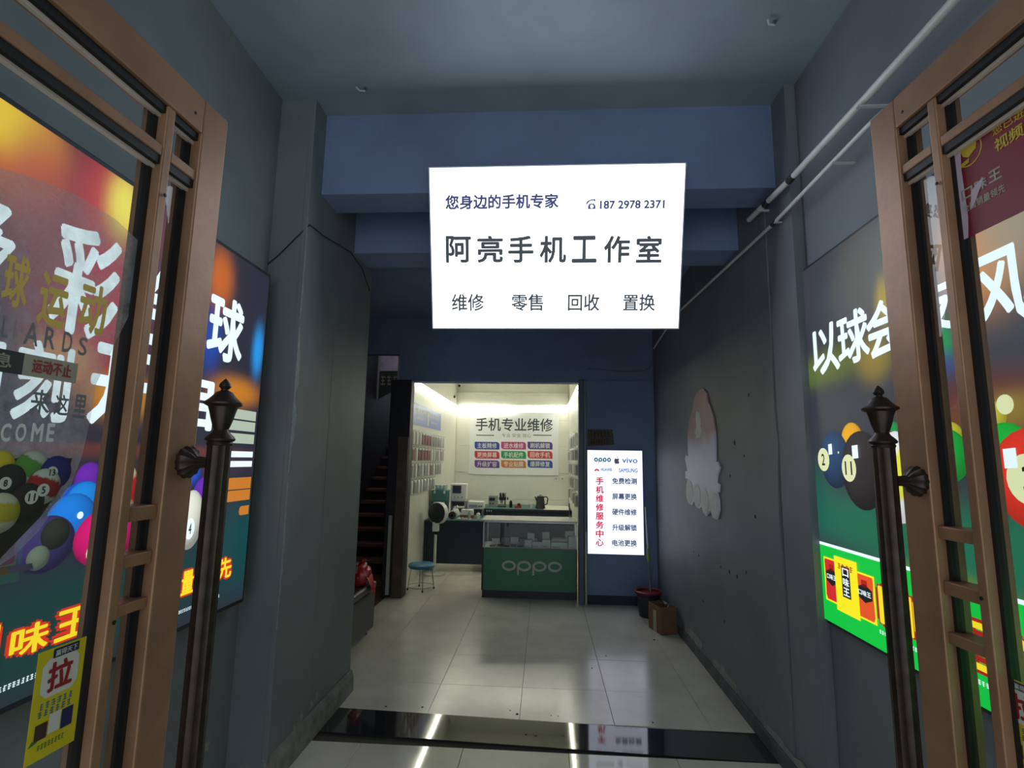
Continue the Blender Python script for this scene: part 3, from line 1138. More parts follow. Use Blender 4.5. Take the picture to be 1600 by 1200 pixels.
# product pouches
PKR = emis('pouch_red', (206, 40, 44), 1.0)
PKO = emis('pouch_orange', (226, 84, 38), 1.0)
PKY = emis('pouch_yellow', (240, 226, 30), 1.1)
for (x0, y0, x1, y1, mt, nm) in [(1291, 938, 1311, 876, PKR, 0), (1340, 966, 1367, 900, PKO, 1), (1309, 957, 1341, 877, PKY, 2)]:
    xm = (x0 + x1) / 2
    c = uvR(x0, (y0 + y1) / 2)
    d = uvR(x1, (y0 + y1) / 2)
    lo = uvR(xm, y0)[1]
    hi = uvR(xm, y1)[1]
    u0, u1 = c[0], d[0]
    L = .002 + .0016 * nm
    g = .008
    polyflat(fR, [(u0 - g, lo - g), (u1 + g, lo - g), (u1 + g, hi + g), (u0 - g, hi + g)], PKY, shR, 'printed_pouch_glow', L - .0005)
    polyflat(fR, [(u0, lo + .02), (u0 + .01, lo), (u1 - .01, lo), (u1, lo + .02), (u1 - .004, (lo + hi) / 2), (u1, hi - .01), (u1 - .005, hi), (u0 + .005, hi), (u0, hi - .01), (u0 + .004, (lo + hi) / 2)], mt, shR, 'printed_pouch', L)
    cu, cv = (u0 + u1) / 2, lo + (hi - lo) * .58
    if nm < 2:
        hw, hh = (u1 - u0) * .42, (hi - lo) * .11
        polyflat(fR, [(cu - hw, cv - hh), (cu, cv - hh * 2), (cu + hw, cv - hh), (cu + hw, cv + hh), (cu, cv + hh * 2), (cu - hw, cv + hh)], PBK, shR, 'pouch_badge', L + .0006)
        lettering('口味王', fR, (cu - hw * .85, cv - hh * .6, cu + hw * .85, cv + hh * .6), PW, shR, bold=.03, lift=L + .0012)
        polyflat(fR, [(cu - hw * .4, hi - .05), (cu + hw * .4, hi - .05), (cu + hw * .4, hi - .02), (cu - hw * .4, hi - .02)], PDR, shR, 'pouch_badge', L + .0006)
    else:
        hw, hh = (u1 - u0) * .2, (hi - lo) * .30
        polyflat(fR, [(cu - hw, cv - hh), (cu + hw, cv - hh), (cu + hw, cv + hh), (cu - hw, cv + hh)], PBK, shR, 'pouch_badge', L + .0006)
        for k, ch in enumerate('口味王'):
            vv = cv + hh * (.62 - .62 * k)
            lettering(ch, fR, (cu - hw * .75, vv - hh * .26, cu + hw * .75, vv + hh * .26), PW, shR, bold=.03, lift=L + .0012)
        marks(fR, (u0 + .02, hi - .045, u1 - .02, hi - .02), 4, PDR, shR, L + .001)
for ch, x0, y0, x1, y1 in [('口', 1378, 985, 1424, 922), ('味', 1432, 1000, 1486, 946), ('王', 1490, 1025, 1545, 962), ('全', 1566, 1070, 1640, 1010), ('国', 1650, 1100, 1740, 1030)]:
    a, b = uvR(x0, y0), uvR(x1, y1)
    zlo, zhi = 1.01, 1.155
    outline_text(ch, fR, (a[0], zlo, b[0], zhi), PY, PDR, shR, bold=.03, edge_bold=.17, grow=.30, lift=.002)
marks(fR, (-2.35, .965, -1.4, .980), 60, PW, shR, .002, seed=9)

# ================================================================== GLASS DOORS
def build_door(name, P0, ang, side, pix):
    """side -1 left, +1 right. Frame: s along the leaf away from the street, w outwards, z up."""
    d = np.array([math.sin(ang), math.cos(ang), 0.0])
    n = np.array([side * math.cos(ang), -side * math.sin(ang), 0.0])      # away from the passage
    P0 = np.array([P0[0], P0[1], 0.0])
    frm = (P0, d, n, np.array([0, 0, 1.0]))                               # box coords (s, w, z)

    def sz(px, py, w=0.0):
        p = onP(px, py, P0 + n * w, n)
        return float((p - P0).dot(d)), float(p[2])
    info = {'d': d, 'n': n, 'P0': P0, 'sz': sz, 'frm': frm}
    return info


def door_parts(name, I, s_out0, s_out1, s_in0, s_in1, s_h, z_top, z_rail, z_m0, z_m1, bars, hs, hz):
    """outer stile s_out0..s_out1 (free edge), slim stile s_in0..s_in1, hinge edge s_h"""
    frm = I['frm']
    T = 0.075
    P0, d, n = I['P0'], I['d'], I['n']
    root = struct(name, tuple(P0 + d * s_h))
    MB().box((s_out0, 0, 0.01), (s_out1, T, z_top), .004, frame=frm).build('free_stile', BRONZE, root)
    MB().box((s_h, 0, 0.01), (s_h + .1, T, z_top), .004, frame=frm).build('hinge_stile', BRONZE, root)
    MB().box((s_h + .1, 0.0, z_rail), (s_out0 - .001, T, z_top), .004, frame=frm).build('top_rail', BRONZE, root)
    MB().box((s_h + .1, 0.0, 0.01), (s_out0 - .001, T, 0.26), .004, frame=frm).build('bottom_rail', BRONZE, root)
    MB().box((s_in0, 0.004, 0.26), (s_in1, T - .004, z_rail), .003, frame=frm).build('slim_stile', BRONZE, root)
    MB().box((s_h + .1, 0.006, z_m0), (s_in0 - .001, T - .006, z_m1), .003, frame=frm).build('transom_bar', BRONZE, root)
    MB().box((s_in1 + .001, 0.006, z_m0), (s_out0 - .001, T - .006, z_m1), .003, frame=frm).build('transom_bar', BRONZE, root)
    for z0, z1 in bars:
        MB().box((s_in1 + .001, 0.010, z0), (s_out0 - .001, T - .010, z1), .003, frame=frm).build('ladder_bar', BRONZE, root)
    # glazing beads + black gaskets along the openings
    wg0, wg1 = T * .5 - .004, T * .5 + .004
    for (a, b, c, e) in [(s_h + .1, s_in0, z_m1, z_rail), (s_in1, s_out0, z_m1, z_rail), (s_h + .1, s_in0, .26, z_m0), (s_in1, s_out0, .26, z_m0)]:
        g = .010
        k = MB()
        for q0, q1 in [((a, c), (b, c + g)), ((a, e - g), (b, e)), ((a, c), (a + g, e)), ((b - g, c), (b, e))]:
            k.box((q0[0], wg0 - .006, q0[1]), (q1[0], wg1 + .006, q1[1]), frame=frm)
        k.build('gasket', GASKET, root)
        MB().box((a, .010, e - .020), (b, wg0 - .006, e - .0005), frame=frm).build('recess_shade', GASKET, root)  # black strip standing in for the shade in the recess under each rail
        MB().box((a, wg0 - .012, e - .029), (b, wg0 - .002, e - .0205), frame=frm).build('glazing_bead', TRIMW, root)
        MB().box((a + .002, wg0, c + .002), (b - .002, wg1, e - .002), frame=frm).build('glass_pane', GLASS, root)
    # long pull handle on the passage face
    hc = P0 + d * hs - n * 0.085
    hroot = None
    zt = hz[0]
    zb = 0.32
    hm = MB()
    hm.lathe((hc[0], hc[1], 0), [(.0255, zb), (.0255, zt - .155)], 24, flute=.05, nfl=12)
    hroot = hm.build('pull_handle', BRONZE_D, root, smooth=True)
    zt0 = zt
    zt = zt0 + .135
    fin = [(.0235, zt - .300), (.0245, zt - .298), (.026, zt - .290), (.024, zt - .282), (.0285, zt - .278), (.0300, zt - .270), (.026, zt - .258), (.017, zt - .240),
           (.0145, zt - .228), (.018, zt - .210), (.0225, zt - .180), (.026, zt - .150), (.0295, zt - .128), (.038, zt - .118), (.0385, zt - .110),
           (.030, zt - .096), (.022, zt - .078), (.0165, zt - .062), (.0085, zt - .054), (.0075, zt - .048), (.0125, zt - .036), (.0105, zt - .022), (.004, zt - .006), (.001, zt)]
    fin = [(r * 1.12, zt0 + (h - zt) * .55) for r, h in fin]
    zt = zt0
    MB().lathe((hc[0], hc[1], 0), fin, 24, flute=.03, nfl=8).build('finial', BRONZE_D, hroot, smooth=True)
    MB().lathe((hc[0], hc[1], 0), [(.021, zb), (.03, zb - .03), (.018, zb - .06), (.026, zb - .10), (.008, zb - .15), (.001, zb - .18)], 20).build('finial', BRONZE_D, hroot, smooth=True)
    for z in (hz[1], 0.62):
        base = P0 + d * (hs) + np.array([0, 0, z])
        ax = -n
        MB().lathe(base, [(.036, 0.0), (.038, .008), (.034, .016), (.022, .026), (.014, .032), (.0125, .045), (.0125, .075)], 28, axis=ax, flute=.06, nfl=14).build('rosette', BRONZE_D, hroot, smooth=True)
    # screws and dents on the rails
    sc = MB()
    for (s, z) in [(s_out0 - .03, z_top - .06), (s_in1 - .01, z_m0 - .09), (s_in1 - .012, (z_m0 + .26) / 2)]:
        sc.lathe(P0 + d * s + np.array([0, 0, z]) - n * 0.0, [(.004, -.001), (.0045, .0008), (.001, .0015)], 10, axis=-n)
    sc.build('screw_heads', GASKET, root)
    I['root'] = root
    I['glass_w'] = wg0
    return root


DL = build_door('door_1', (-0.87, 1.35), math.radians(2.8), -1, None)
szL = DL['sz']
sA, sB = szL(274, 600)[0], szL(316, 600)[0]
sC, sD = szL(215, 600)[0], szL(229, 600)[0]
zt = szL(352, 185)[1]
zr_ = szL(326, 213)[1]
door_parts('door_1', DL, sA, sB, sC, sD, sB - 1.02, zt, szL(300, 194)[1],
           szL(262, 247)[1], szL(263, 230)[1],
           [(szL(240, 812)[1], szL(240, 789)[1]), (szL(225, 884)[1], szL(225, 864)[1]), (szL(212, 958)[1], szL(212, 941)[1])],
           (szL(290, 722)[0]), (szL(345, 590, -.085)[1], szL(290, 722)[1]))
print('L door', sA, sB, sC, sD, zt)

DR = build_door('door_2', (0.97, 1.45), math.radians(-3.8), 1, None)
szR = DR['sz']
rA, rB = szR(1437, 600)[0], szR(1395, 600)[0]
rC, rD = szR(1505, 600)[0], szR(1491, 600)[0]
ztR = szR(1363, 185)[1]
door_parts('door_2', DR, rA, rB, rC, rD, rB - 1.02, ztR, szR(1400, 200)[1],
           szR(1462, 232)[1], szR(1463, 215)[1],
           [(szR(1490, 847)[1], szR(1490, 826)[1]), (szR(1500, 938)[1], szR(1500, 916)[1]), (szR(1508, 1019)[1], szR(1508, 1000)[1])],
           (szR(1435, 752)[0]), (szR(1359, 605, -.085)[1], szR(1435, 752)[1]))
print('R door', rA, rB, rC, rD, ztR)

PP = print_paper('sticker_print')


def glass_frame(I, side):
    """sheet frame on the passage face of the glass"""
    o = I['P0'] + I['n'] * (I['glass_w'] - .0008)
    u = I['d'] if side < 0 else -I['d']
    return frame_at(o, u, (0, 0, 1))


GL = glass_frame(DL, -1)
GR = glass_frame(DR, 1)


def uvGL(px, py):
    p = onP(px, py, GL[0], GL[3]) - GL[0]
    return float(p.dot(GL[1])), float(p[2])


def uvGR(px, py):
    p = onP(px, py, GR[0], GR[3]) - GR[0]
    return float(p.dot(GR[1])), float(p[2])


YEL = mat('sticker_yellow', (206, 190, 30), .5, var=.06)
CRD = mat('sticker_white', (205, 205, 195), .5, var=.03)
REDI = mat('ink_red', (150, 28, 36), .5, var=.05)
NAVYI = mat('ink_navy', (24, 34, 84), .5, var=.05)
BLUI = mat('ink_blue', (58, 104, 140), .5, var=.05)
GRNI = mat('ink_green', (60, 110, 60), .5, var=.1)
BRNI = mat('ink_brown', (70, 44, 36), .5, var=.2)


def pull_sticker(frm, uv0, W_, Hh, label):
    """uv0 = lower left corner"""
    u0, v0 = uv0
    t = thing('pull_sticker', label, 'sticker', frm[0] + frm[1] * (u0 + W_ / 2) + frm[2] * v0)
    m = MB()
    o, u, v, n = frm
    m.prism([(u0, v0), (u0 + W_, v0), (u0 + W_, v0 + Hh), (u0, v0 + Hh)], frm, .0006)
    m.build('sheet', YEL, t)
    bx = lambda a, b, c, e: (u0 + W_ * a, v0 + Hh * b, u0 + W_ * c, v0 + Hh * e)
    a = bx(.12, .55, .88, .91)
    r = .012
    rc = [(a[0] + r, a[1]), (a[2] - r, a[1]), (a[2], a[1] + r), (a[2], a[3] - r), (a[2] - r, a[3]), (a[0] + r, a[3]), (a[0], a[3] - r), (a[0], a[1] + r)]
    polyflat(frm, rc, CRD, t, 'white_field', .0010)
    a = bx(.30, .90, .84, .985)
    polyflat(frm, [(a[0], a[1]), (a[2], a[1]), (a[2], a[3]), (a[0], a[3])], NAVYI, t, 'header_band', .0013)
    lettering('赢得天下', frm, bx(.34, .912, .80, .97), CRD, t, bold=.02, lift=.0017)
    lettering('拉', frm, bx(.24, .59, .76, .865), REDI, t, bold=.04, lift=.0015)
    marks(frm, bx(.14, .455, .84, .515), 6, BLUI, t, .0013, seed=5)
    marks(frm, bx(.12, .385, .82, .445), 6, BLUI, t, .0013, seed=6)
    for (a_, b_, c_, e_, mt) in [(.12, .185, .36, .33, BRNI), (.38, .20, .62, .38, CRD), (.64, .19, .88, .37, NAVYI)]:
        q = bx(a_, b_, c_, e_)
        polyflat(frm, [(q[0], q[1]), (q[2], q[1]), (q[2], q[3]), (q[0], q[3])], mt, t, 'printed_pouch', .0014)
    q = bx(.02, .155, .20, .20)
    polyflat(frm, [(q[0], q[1]), (q[2], q[1] + .004), (q[2] - .01, q[3]), (q[0] + .006, q[3])], GRNI, t, 'printed_leaf', .0016)
    marks(frm, bx(.2, .09, .75, .14), 8, GRNI, t, .0013, seed=8)
    return t


a = uvGL(88, 1012)
b = uvGL(157, 985)
c_ = uvGL(66, 1190)
d_ = uvGL(143, 1136)
u0 = (a[0] + c_[0]) / 2
u1 = (b[0] + d_[0]) / 2
v1 = (a[1] + b[1]) / 2
v0 = (c_[1] + d_[1]) / 2
print('sticker', u1 - u0, v1 - v0)
pull_sticker(GL, (u0 - .035, v0), u1 - u0, v1 - v0, 'yellow pull sticker with red character on glass beside ladder-barred left door')
a = uvGR(1563, 1052)
pull_sticker(GR, (a[0], a[1] - (v1 - v0)), u1 - u0, v1 - v0, 'yellow pull sticker on right door glass beside the red notice')

# ---- billiard hall decal film on the left door glass
GOLD = mat('ink_gold', (214, 182, 84), .5, var=.08)
GREYI = mat('ink_grey', (104, 114, 116), .5, var=.05)
SILV = mat('ink_silver', (214, 220, 214), .5, var=.08)
DKG = mat('ink_dark_green', (30, 44, 38), .5, var=.05)
TAN = mat('ink_tan', (150, 148, 130), .5, var=.05)
DKB = mat('ink_dark_brown', (40, 36, 28), .5, var=.1)
dec = thing('glass_decal', 'hazy billiard hall film with gold lettering and ball rack on left door glass', 'decal', GL[0] + GL[1] * uvGL(60, 700)[0] + GL[2] * uvGL(60, 900)[1])
edgepts = [(-60, 245), (0, 262), (60, 280), (120, 305), (180, 342), (218, 378), (219, 460), (190, 515), (150, 600), (140, 660), (128, 712), (110, 760), (60, 830), (20, 870), (-60, 920)]
polyflat(GL, [uvGL(*p) for p in edgepts], FILM, dec, 'film_sheet', .0004)


def gbox(x0, y0, x1, y1):
    a, b = uvGL(x0, y0), uvGL(x1, y1)
    return (a[0], a[1], b[0], b[1])


for ch, x0, y0, x1, y1 in [('台', -60, 445, -8, 385), ('球', -2, 474, 50, 405), ('运', 54, 505, 110, 437), ('动', 118, 516, 170, 452)]:
    lettering(ch, GL, gbox(x0, y0, x1, y1), GOLD, dec, bold=.035, lift=.0012)
sl = lambda px0, py0, px1, py1: (uvGL(px1, py1)[1] - uvGL(px0, py0)[1])
for ch, x0, yb, x1, yt in zip('BILLIARDS', [-100, -60, -30, 0, 20, 35, 67, 95, 120], [500, 510, 518, 526, 530, 537, 543, 549, 554], [-70, -54, -6, 15, 24, 62, 88, 114, 137], [470, 478, 486, 496, 500, 507, 514, 521, 529]):
    lettering(ch, GL, gbox(x0, yb, x1, yt), GREYI, dec, bold=.012, lift=.0012)
q = [uvGL(33, 586), uvGL(118, 595), uvGL(120, 576), uvGL(33, 551)]
z0, z1 = q[0][1], q[3][1]
polyflat(GL, [(q[0][0], z0), (q[1][0], z0), (q[1][0], z1), (q[0][0], z1)], TAN, dec, 'tan_plate', .0010)
ua, ub = q[0][0], q[1][0]
polyflat(GL, [(ua - .16, z0), (ua, z0), (ua, z1), (ua - .16, z1)], DKG, dec, 'dark_plate', .0010)
lettering('运动不止', GL, (ua + (ub - ua) * .15, z0 + (z1 - z0) * .2, ua + (ub - ua) * .88, z0 + (z1 - z0) * .85), REDI, dec, bold=.03, lift=.0016)
lettering('生命不息', GL, (ua - .15, z0 + (z1 - z0) * .2, ua - .02, z0 + (z1 - z0) * .85), TAN, dec, bold=.02, lift=.0016)
for ch, x0, y0, x1, y1 in [('嗨', -42, 640, -6, 596), (',', 4, 643, 12, 628), ('来', 44, 645, 80, 611), ('这', 82, 648, 108, 618), ('里', 112, 652, 136, 618)]:
    lettering(ch, GL, gbox(x0, y0, x1, y1), GREYI, dec, bold=.02, lift=.0012)
for ch, x0, x1 in [('C', -2, 18), ('O', 21, 42), ('M', 46, 68), ('E', 70, 86)]:
    lettering(ch, GL, gbox(x0, 690, x1, 662), SILV, dec, bold=.035, lift=.0012)
lettering('WEL', GL, gbox(-80, 688, -6, 656), SILV, dec, bold=.035, lift=.0012)
dk = [(-60, 716), (112, 716), (104, 748), (62, 808), (0, 872), (-60, 915)]
polyflat(GL, [uvGL(*p) for p in dk], DKB, dec, 'dark_corner', .0010)
EW = mat('ink_ball_white', (190, 200, 186), .5, var=.03)


def dball(cx, cy, r, rgb, stripe=None, num=None, npos=(0, 0), lift=.0016, ang=0.0):
    c = uvGL(cx, cy)
    rr = abs(uvGL(cx, cy - r)[1] - c[1])
    print_disc('printed_ball', GL, c, rr, rr, ballfunc(rgb, stripe, dark=.4, ang=ang), PP, dec, lift)
    if num:
        nc = (c[0] + npos[0] * rr, c[1] + npos[1] * rr)
        polydisc(GL, nc, rr * .36, rr * .36, EW, dec, 'ball_number_spot', lift + .0006)
        k = .3 if len(num) == 1 else .5
        lettering(num, GL, (nc[0] - rr * .36 * k, nc[1] - rr * .2, nc[0] + rr * .36 * k, nc[1] + rr * .2), DKB, dec, bold=.02, lift=lift + .001, name='ball_number')


dball(0, 726, 22, (196, 180, 40), lift=.0014)
dball(48, 732, 28, (86, 140, 60), stripe=(180, 190, 170), lift=.0016, ang=-.5)
dball(86, 738, 26, (36, 40, 110), num='13', npos=(-.25, .0), lift=.0018)
dball(12, 752, 27, (40, 44, 42), num='8', npos=(-.2, -.1), lift=.0024)
dball(66, 760, 28, (150, 40, 40), stripe=(190, 200, 180), num='5', npos=(-.0, -.2), lift=.0028, ang=-.3)
dball(38, 785, 30, (44, 40, 36), num='11', npos=(.25, .25), lift=.0032)
dball(-4, 802, 32, (176, 170, 50), stripe=(190, 196, 170), lift=.0036)
dball(-40, 770, 32, (60, 90, 150), lift=.0034)
dball(86, 834, 24, (92, 94, 84), lift=.0012)
c = uvGL(58, 872)
dball(58, 872, 19, (190, 206, 180), lift=.0016)
m = MB()
pts = [uvGL(-30, 905), uvGL(-30, 893), uvGL(48, 880), uvGL(50, 889)]
polyflat(GL, pts, mat('ink_cue', (110, 92, 70), .5), dec, 'printed_cue', .0022)
pts = [uvGL(12, 897), uvGL(12, 886), uvGL(48, 880), uvGL(50, 889)]
polyflat(GL, pts, mat('ink_cue_tip', (90, 88, 110), .5), dec, 'printed_cue_tip', .0026)

# ---- red notice on the right door glass
REDS = mat('notice_red', (132, 26, 46), .45, var=.06)
GOLDI = mat('notice_gold', (206, 180, 40), .5, var=.05)
TORN = mat('torn_paper', (205, 188, 205), .6, var=.06)
rn = thing('red_notice', 'torn dark red surveillance notice with gold lettering on right door glass', 'notice', GR[0] + GR[1] * uvGR(1530, 330)[0] + GR[2] * uvGR(1530, 380)[1])
na = uvGR(1484, 232)
nz1 = na[1]
nb = uvGR(1492, 420)
nz0 = uvGR(1600, 315)[1] - .02
nu0 = uvGR(1486, 300)[0]
nz0 = min(nz0, uvGR(1494, 372)[1])
NW, NH = .36, nz1 - nz0
MB().prism([(nu0, nz0), (nu0 + NW, nz0), (nu0 + NW, nz1), (nu0, nz1)], GR, .0006).build('sheet', REDS, rn)
cc = uvGR(1514, 237)
ring2(GR, cc, .036, .036, .003, GOLDI, rn, 'emblem_ring', .0012)
polyflat(GR, [(cc[0] - .022, cc[1] + .012), (cc[0] - .004, cc[1] + .024), (cc[0] + .024, cc[1] + .016), (cc[0] + .020, cc[1] - .002), (cc[0] - .002, cc[1] - .014), (cc[0] - .016, cc[1] - .004)], GOLDI, rn, 'camera_emblem', .0014)
polyflat(GR, [(cc[0] - .026, cc[1] - .02), (cc[0] + .0, cc[1] - .016), (cc[0] - .002, cc[1] - .026), (cc[0] - .024, cc[1] - .03)], GOLDI, rn, 'camera_mount', .0014)


def rb(x0, y0, x1, y1):
    a, b = uvGR(x0, y0), uvGR(x1, y1)
    return (a[0], a[1], b[0], b[1])


a = uvGR(1549, 193)
marks(GR, (a[0], a[1] - .002, a[0] + .15, a[1] + .022), 6, TORN, rn, .0012, seed=11)
a = uvGR(1552, 212)
lettering('您已进入', GR, (a[0], a[1] - .003, a[0] + .10, a[1] + .018), GOLDI, rn, bold=.02, lift=.0012)
a = uvGR(1556, 238)
lettering('视频监控区', GR, (a[0], a[1] - .002, a[0] + .17, a[1] + .030), GOLDI, rn, bold=.03, lift=.0012)
a = uvGR(1504, 316)
SILVN = mat('notice_silver', (176, 180, 150), .5, var=.05)
lettering('口', GR, (a[0], a[1], a[0] + .032, a[1] + .028), SILVN, rn, bold=.03, lift=.0012)
lettering('味', GR, (a[0] + .037, a[1] + .004, a[0] + .069, a[1] + .032), SILVN, rn, bold=.03, lift=.0012)
lettering('王', GR, (a[0] + .074, a[1] + .006, a[0] + .106, a[1] + .034), SILVN, rn, bold=.03, lift=.0012)
lettering('全国销量领先', GR, (a[0], a[1] - .030, a[0] + .11, a[1] - .010), SILVN, rn, bold=.02, lift=.0012)
t0 = uvGR(1484, 246)
polyflat(GR, [(t0[0], nz0), (t0[0] + .028, nz0), (t0[0] + .034, nz0 + .05), (t0[0] + .030, t0[1] - .05), (t0[0] + .034, t0[1] + .004), (t0[0] + .024, t0[1] - .006), (t0[0] + .002, t0[1])], TORN, rn, 'torn_layer', .0016)
t1 = uvGR(1522, 300)
polyflat(GR, [(t1[0] - .012, t1[1] - .04), (t1[0] + .006, t1[1] - .02), (t1[0] + .03, t1[1] + .022), (t1[0] + .012, t1[1] + .016), (t1[0] - .006, t1[1] + .004)], TORN, rn, 'torn_layer', .0017)

# ================================================================== PASSAGE THINGS
# ---- conduits on the right wall
def conduit(pts, r, label, loc, joints=()):
    t = thing('conduit_pipe', label, 'pipe', loc)
    MB().tube(pts, r, 12).build('pipe', PVC, t, smooth=True)
    pts = [np.array(p) for p in pts]
    for y in joints:
        for a, b in zip(pts, pts[1:]):
            if a[1] <= y <= b[1]:
                p = a + (b - a) * (y - a[1]) / (b[1] - a[1])
                MB().tube([p - [0, .03, 0], p + [0, .03, 0]], r * 1.12, 12).build('tape_wrap', mat('black_tape', (26, 28, 34), .5), t, smooth=True)
    return t


p1 = conduit([(1.285, .9, 3.085), (1.285, 2.05, 3.105), (1.285, 2.66, 3.122), (1.285, 3.24, 3.165)], .0165,
             'thick white conduit pipe running high along right wall, wrapped with black tape', (1.285, 2.0, 3.1), joints=(2.67, 2.98))
p2 = conduit([(1.40, 1.93, 2.996), (1.33, 1.935, 2.996), (1.305, 1.96, 2.997), (1.30, 2.05, 2.998), (1.30, 2.96, 2.998), (1.30, 5.2, 3.10), (1.30, 6.28, 2.985)], .0105,
             'thin white conduit pipe below thicker one along right wall to back', (1.30, 3.0, 3.0), joints=(2.93,))
for (y, z, t, r) in [(2.05, 3.105, p1, .0165), (1.25, 3.09, p1, .0165), (2.3, 2.998, p2, .0105), (2.9, 2.998, p2, .0105), (3.05, 3.15, p1, .0165)]:
    xw = 1.39 if y < 2.78 else 1.327
    xp = 1.285 if t is p1 else 1.30
    MB().box((xp - r * 1.3, y - .008, z - r * 1.4), (xw, y + .008, z - r * .95)).build('pipe_clip', PVC, t)
WIRE = mat('grey_wire', (96, 104, 124), .5)
solo(MB().tube([(1.298, 6.27, 2.975), (1.30, 6.40, 2.86), (1.285, 6.455, 2.78), (1.21, 6.458, 2.745), (.95, 6.458, 2.735), (.70, 6.458, 2.76), (.52, 6.458, 2.765)], .004, 6),
     'cable', WIRE, 'thin grey cable looping from conduit end across the back wall', 'cable', (1.2, 6.455, 2.74))
q = [onY(404, 424, 2.792), onY(436, 398, 2.792), onY(466, 368, 2.792), onX(484, 351, -1.362), onX(505, 368, -1.362), onX(548, 394, -1.362), onX(566, 420, -1.362), onX(578, 455, -1.362)]
solo(MB().tube(q, .0035, 6), 'cable', mat('black_wire', (20, 22, 28), .6), 'black cable draped over the corner of left pier', 'cable', q[3])

# ---- torn cut-out board on the right wall
oc = [(318, 90), (345, 125), (352, 190), (372, 230), (400, 320), (415, 450), (418, 600), (418, 690), (435, 685), (455, 740), (432, 800), (428, 850), (452, 870), (445, 935), (430, 930),
      (445, 1000), (450, 1080), (430, 1155), (395, 1140), (375, 1080), (360, 1110), (340, 1130), (315, 1095), (303, 1050), (290, 1070), (265, 1060), (240, 1010), (228, 1040), (200, 1030),
      (180, 980), (178, 900), (188, 825), (172, 820), (172, 765), (188, 760), (168, 660), (180, 628), (195, 645), (190, 560), (190, 450), (205, 340), (230, 260), (245, 170), (265, 125), (290, 95)]
XD = 1.323
op = [onX(1040 + x * .1917, 590 + y * .1917, XD) for x, y in oc]
fD = frame_at((XD, 0, 0), (0, -1, 0), (0, 0, 1))
zs = [p[2] for p in op]
db = thing('cutout_board', 'faded oval foam cut-out board peeling to white, on dark right wall', 'wall board', (XD, 4.5, min(zs)))
mD = bpy.data.materials.new('faded_board')
mD.use_nodes = True
nt = mD.node_tree
b = nt.nodes['Principled BSDF']
ge = nt.nodes.new('ShaderNodeNewGeometry')
sx = nt.nodes.new('ShaderNodeSeparateXYZ')
nt.links.new(ge.outputs['Position'], sx.inputs[0])
nz = nt.nodes.new('ShaderNodeTexNoise')
nz.inputs['Scale'].default_value = 5
nz.inputs['Detail'].default_value = 7
nt.links.new(ge.outputs['Position'], nz.inputs['Vector'])
mr = nt.nodes.new('ShaderNodeMapRange')
mr.inputs['From Min'].default_value = min(zs)
mr.inputs['From Max'].default_value = max(zs)
nt.links.new(sx.outputs['Z'], mr.inputs['Value'])
mm = nt.nodes.new('ShaderNodeMath')
mm.operation = 'MULTIPLY_ADD'
nt.links.new(nz.outputs['Fac'], mm.inputs[0])
mm.inputs[1].default_value = .25
nt.links.new(mr.outputs[0], mm.inputs[2])
rp = nt.nodes.new('ShaderNodeValToRGB')
els = rp.color_ramp.elements
els[0].position = .1
els[0].color = lin((226, 229, 229)) + (1,)
els[1].position = 1.0
els[1].color = lin((172, 122, 126)) + (1,)
for pos, c in [(.45, (222, 226, 234)), (.66, (204, 202, 224)), (.80, (172, 134, 146)), (.92, (156, 132, 142))]:
    e = els.new(pos)
    e.color = lin(c) + (1,)
nt.links.new(mm.outputs[0], rp.inputs['Fac'])
nt.links.new(rp.outputs[0], b.inputs['Base Color'])
b.inputs['Roughness'].default_value = .45
MB().prism([(-p[1], p[2]) for p in op], fD, .012).build('board', mD, db)
WB = mat('peeled_white', (228, 231, 229), .6, var=.08, scale=30, bump=.4, bscale=60)
for (cx, cy, rx, ry) in [(207, 930, 27, 95), (268, 960, 30, 95), (335, 1010, 30, 108), (410, 1040, 36, 105)]:
    c = onX(1040 + cx * .1917, 590 + cy * .1917, XD)
    e1 = onX(1040 + (cx + rx) * .1917, 590 + cy * .1917, XD)
    e2 = onX(1040 + cx * .1917, 590 + (cy - ry) * .1917, XD)
    ru, rv = abs(e1[1] - c[1]), abs(e2[2] - c[2])
    MB().prism([(-c[1] + ru * math.cos(2 * math.pi * k / 20), c[2] + rv * math.sin(2 * math.pi * k / 20)) for k in range(20)],
               (fD[0] + fD[3] * .010, fD[1], fD[2], fD[3]), .006).build('leaf_cutout', WB, db)
pe = [(262, 275), (290, 290), (300, 340), (296, 400), (310, 430), (290, 490), (262, 495), (252, 440), (262, 400), (258, 340)]
MB().prism([(-p[1], p[2]) for p in [onX(1040 + x * .1917, 590 + y * .1917, XD) for x, y in pe]], (fD[0] + fD[3] * .0125, fD[1], fD[2], fD[3]), .001).build('peeled_patch', WB, db)

# ---- worn sticker on the back wall above the tall light box
a, b = onY(918, 697, 6.468), onY(957, 671, 6.468)
fW = frame_at((0, 6.468, 0), (1, 0, 0), (0, 0, 1))
ws_ = thing('worn_label', 'small worn brown label stuck above the tall light box', 'label', (a[0], 6.468, a[2]))
MB().prism([(a[0], a[2]), (b[0] + .02, a[2] + .02), (b[0], b[2]), (a[0], b[2])], fW, .001).build('paper', mat('old_paper', (92, 84, 78), .7, var=.4, scale=40), ws_)
marks(fW, (a[0] + .03, a[2] + .12, b[0] - .03, b[2] - .02), 6, mat('old_ink', (60, 52, 50), .7), ws_, .0015, seed=21)
marks(fW, (a[0] + .03, a[2] + .03, b[0] - .05, a[2] + .09), 7, mat('old_ink', (60, 52, 50)), ws_, .0015, seed=22)

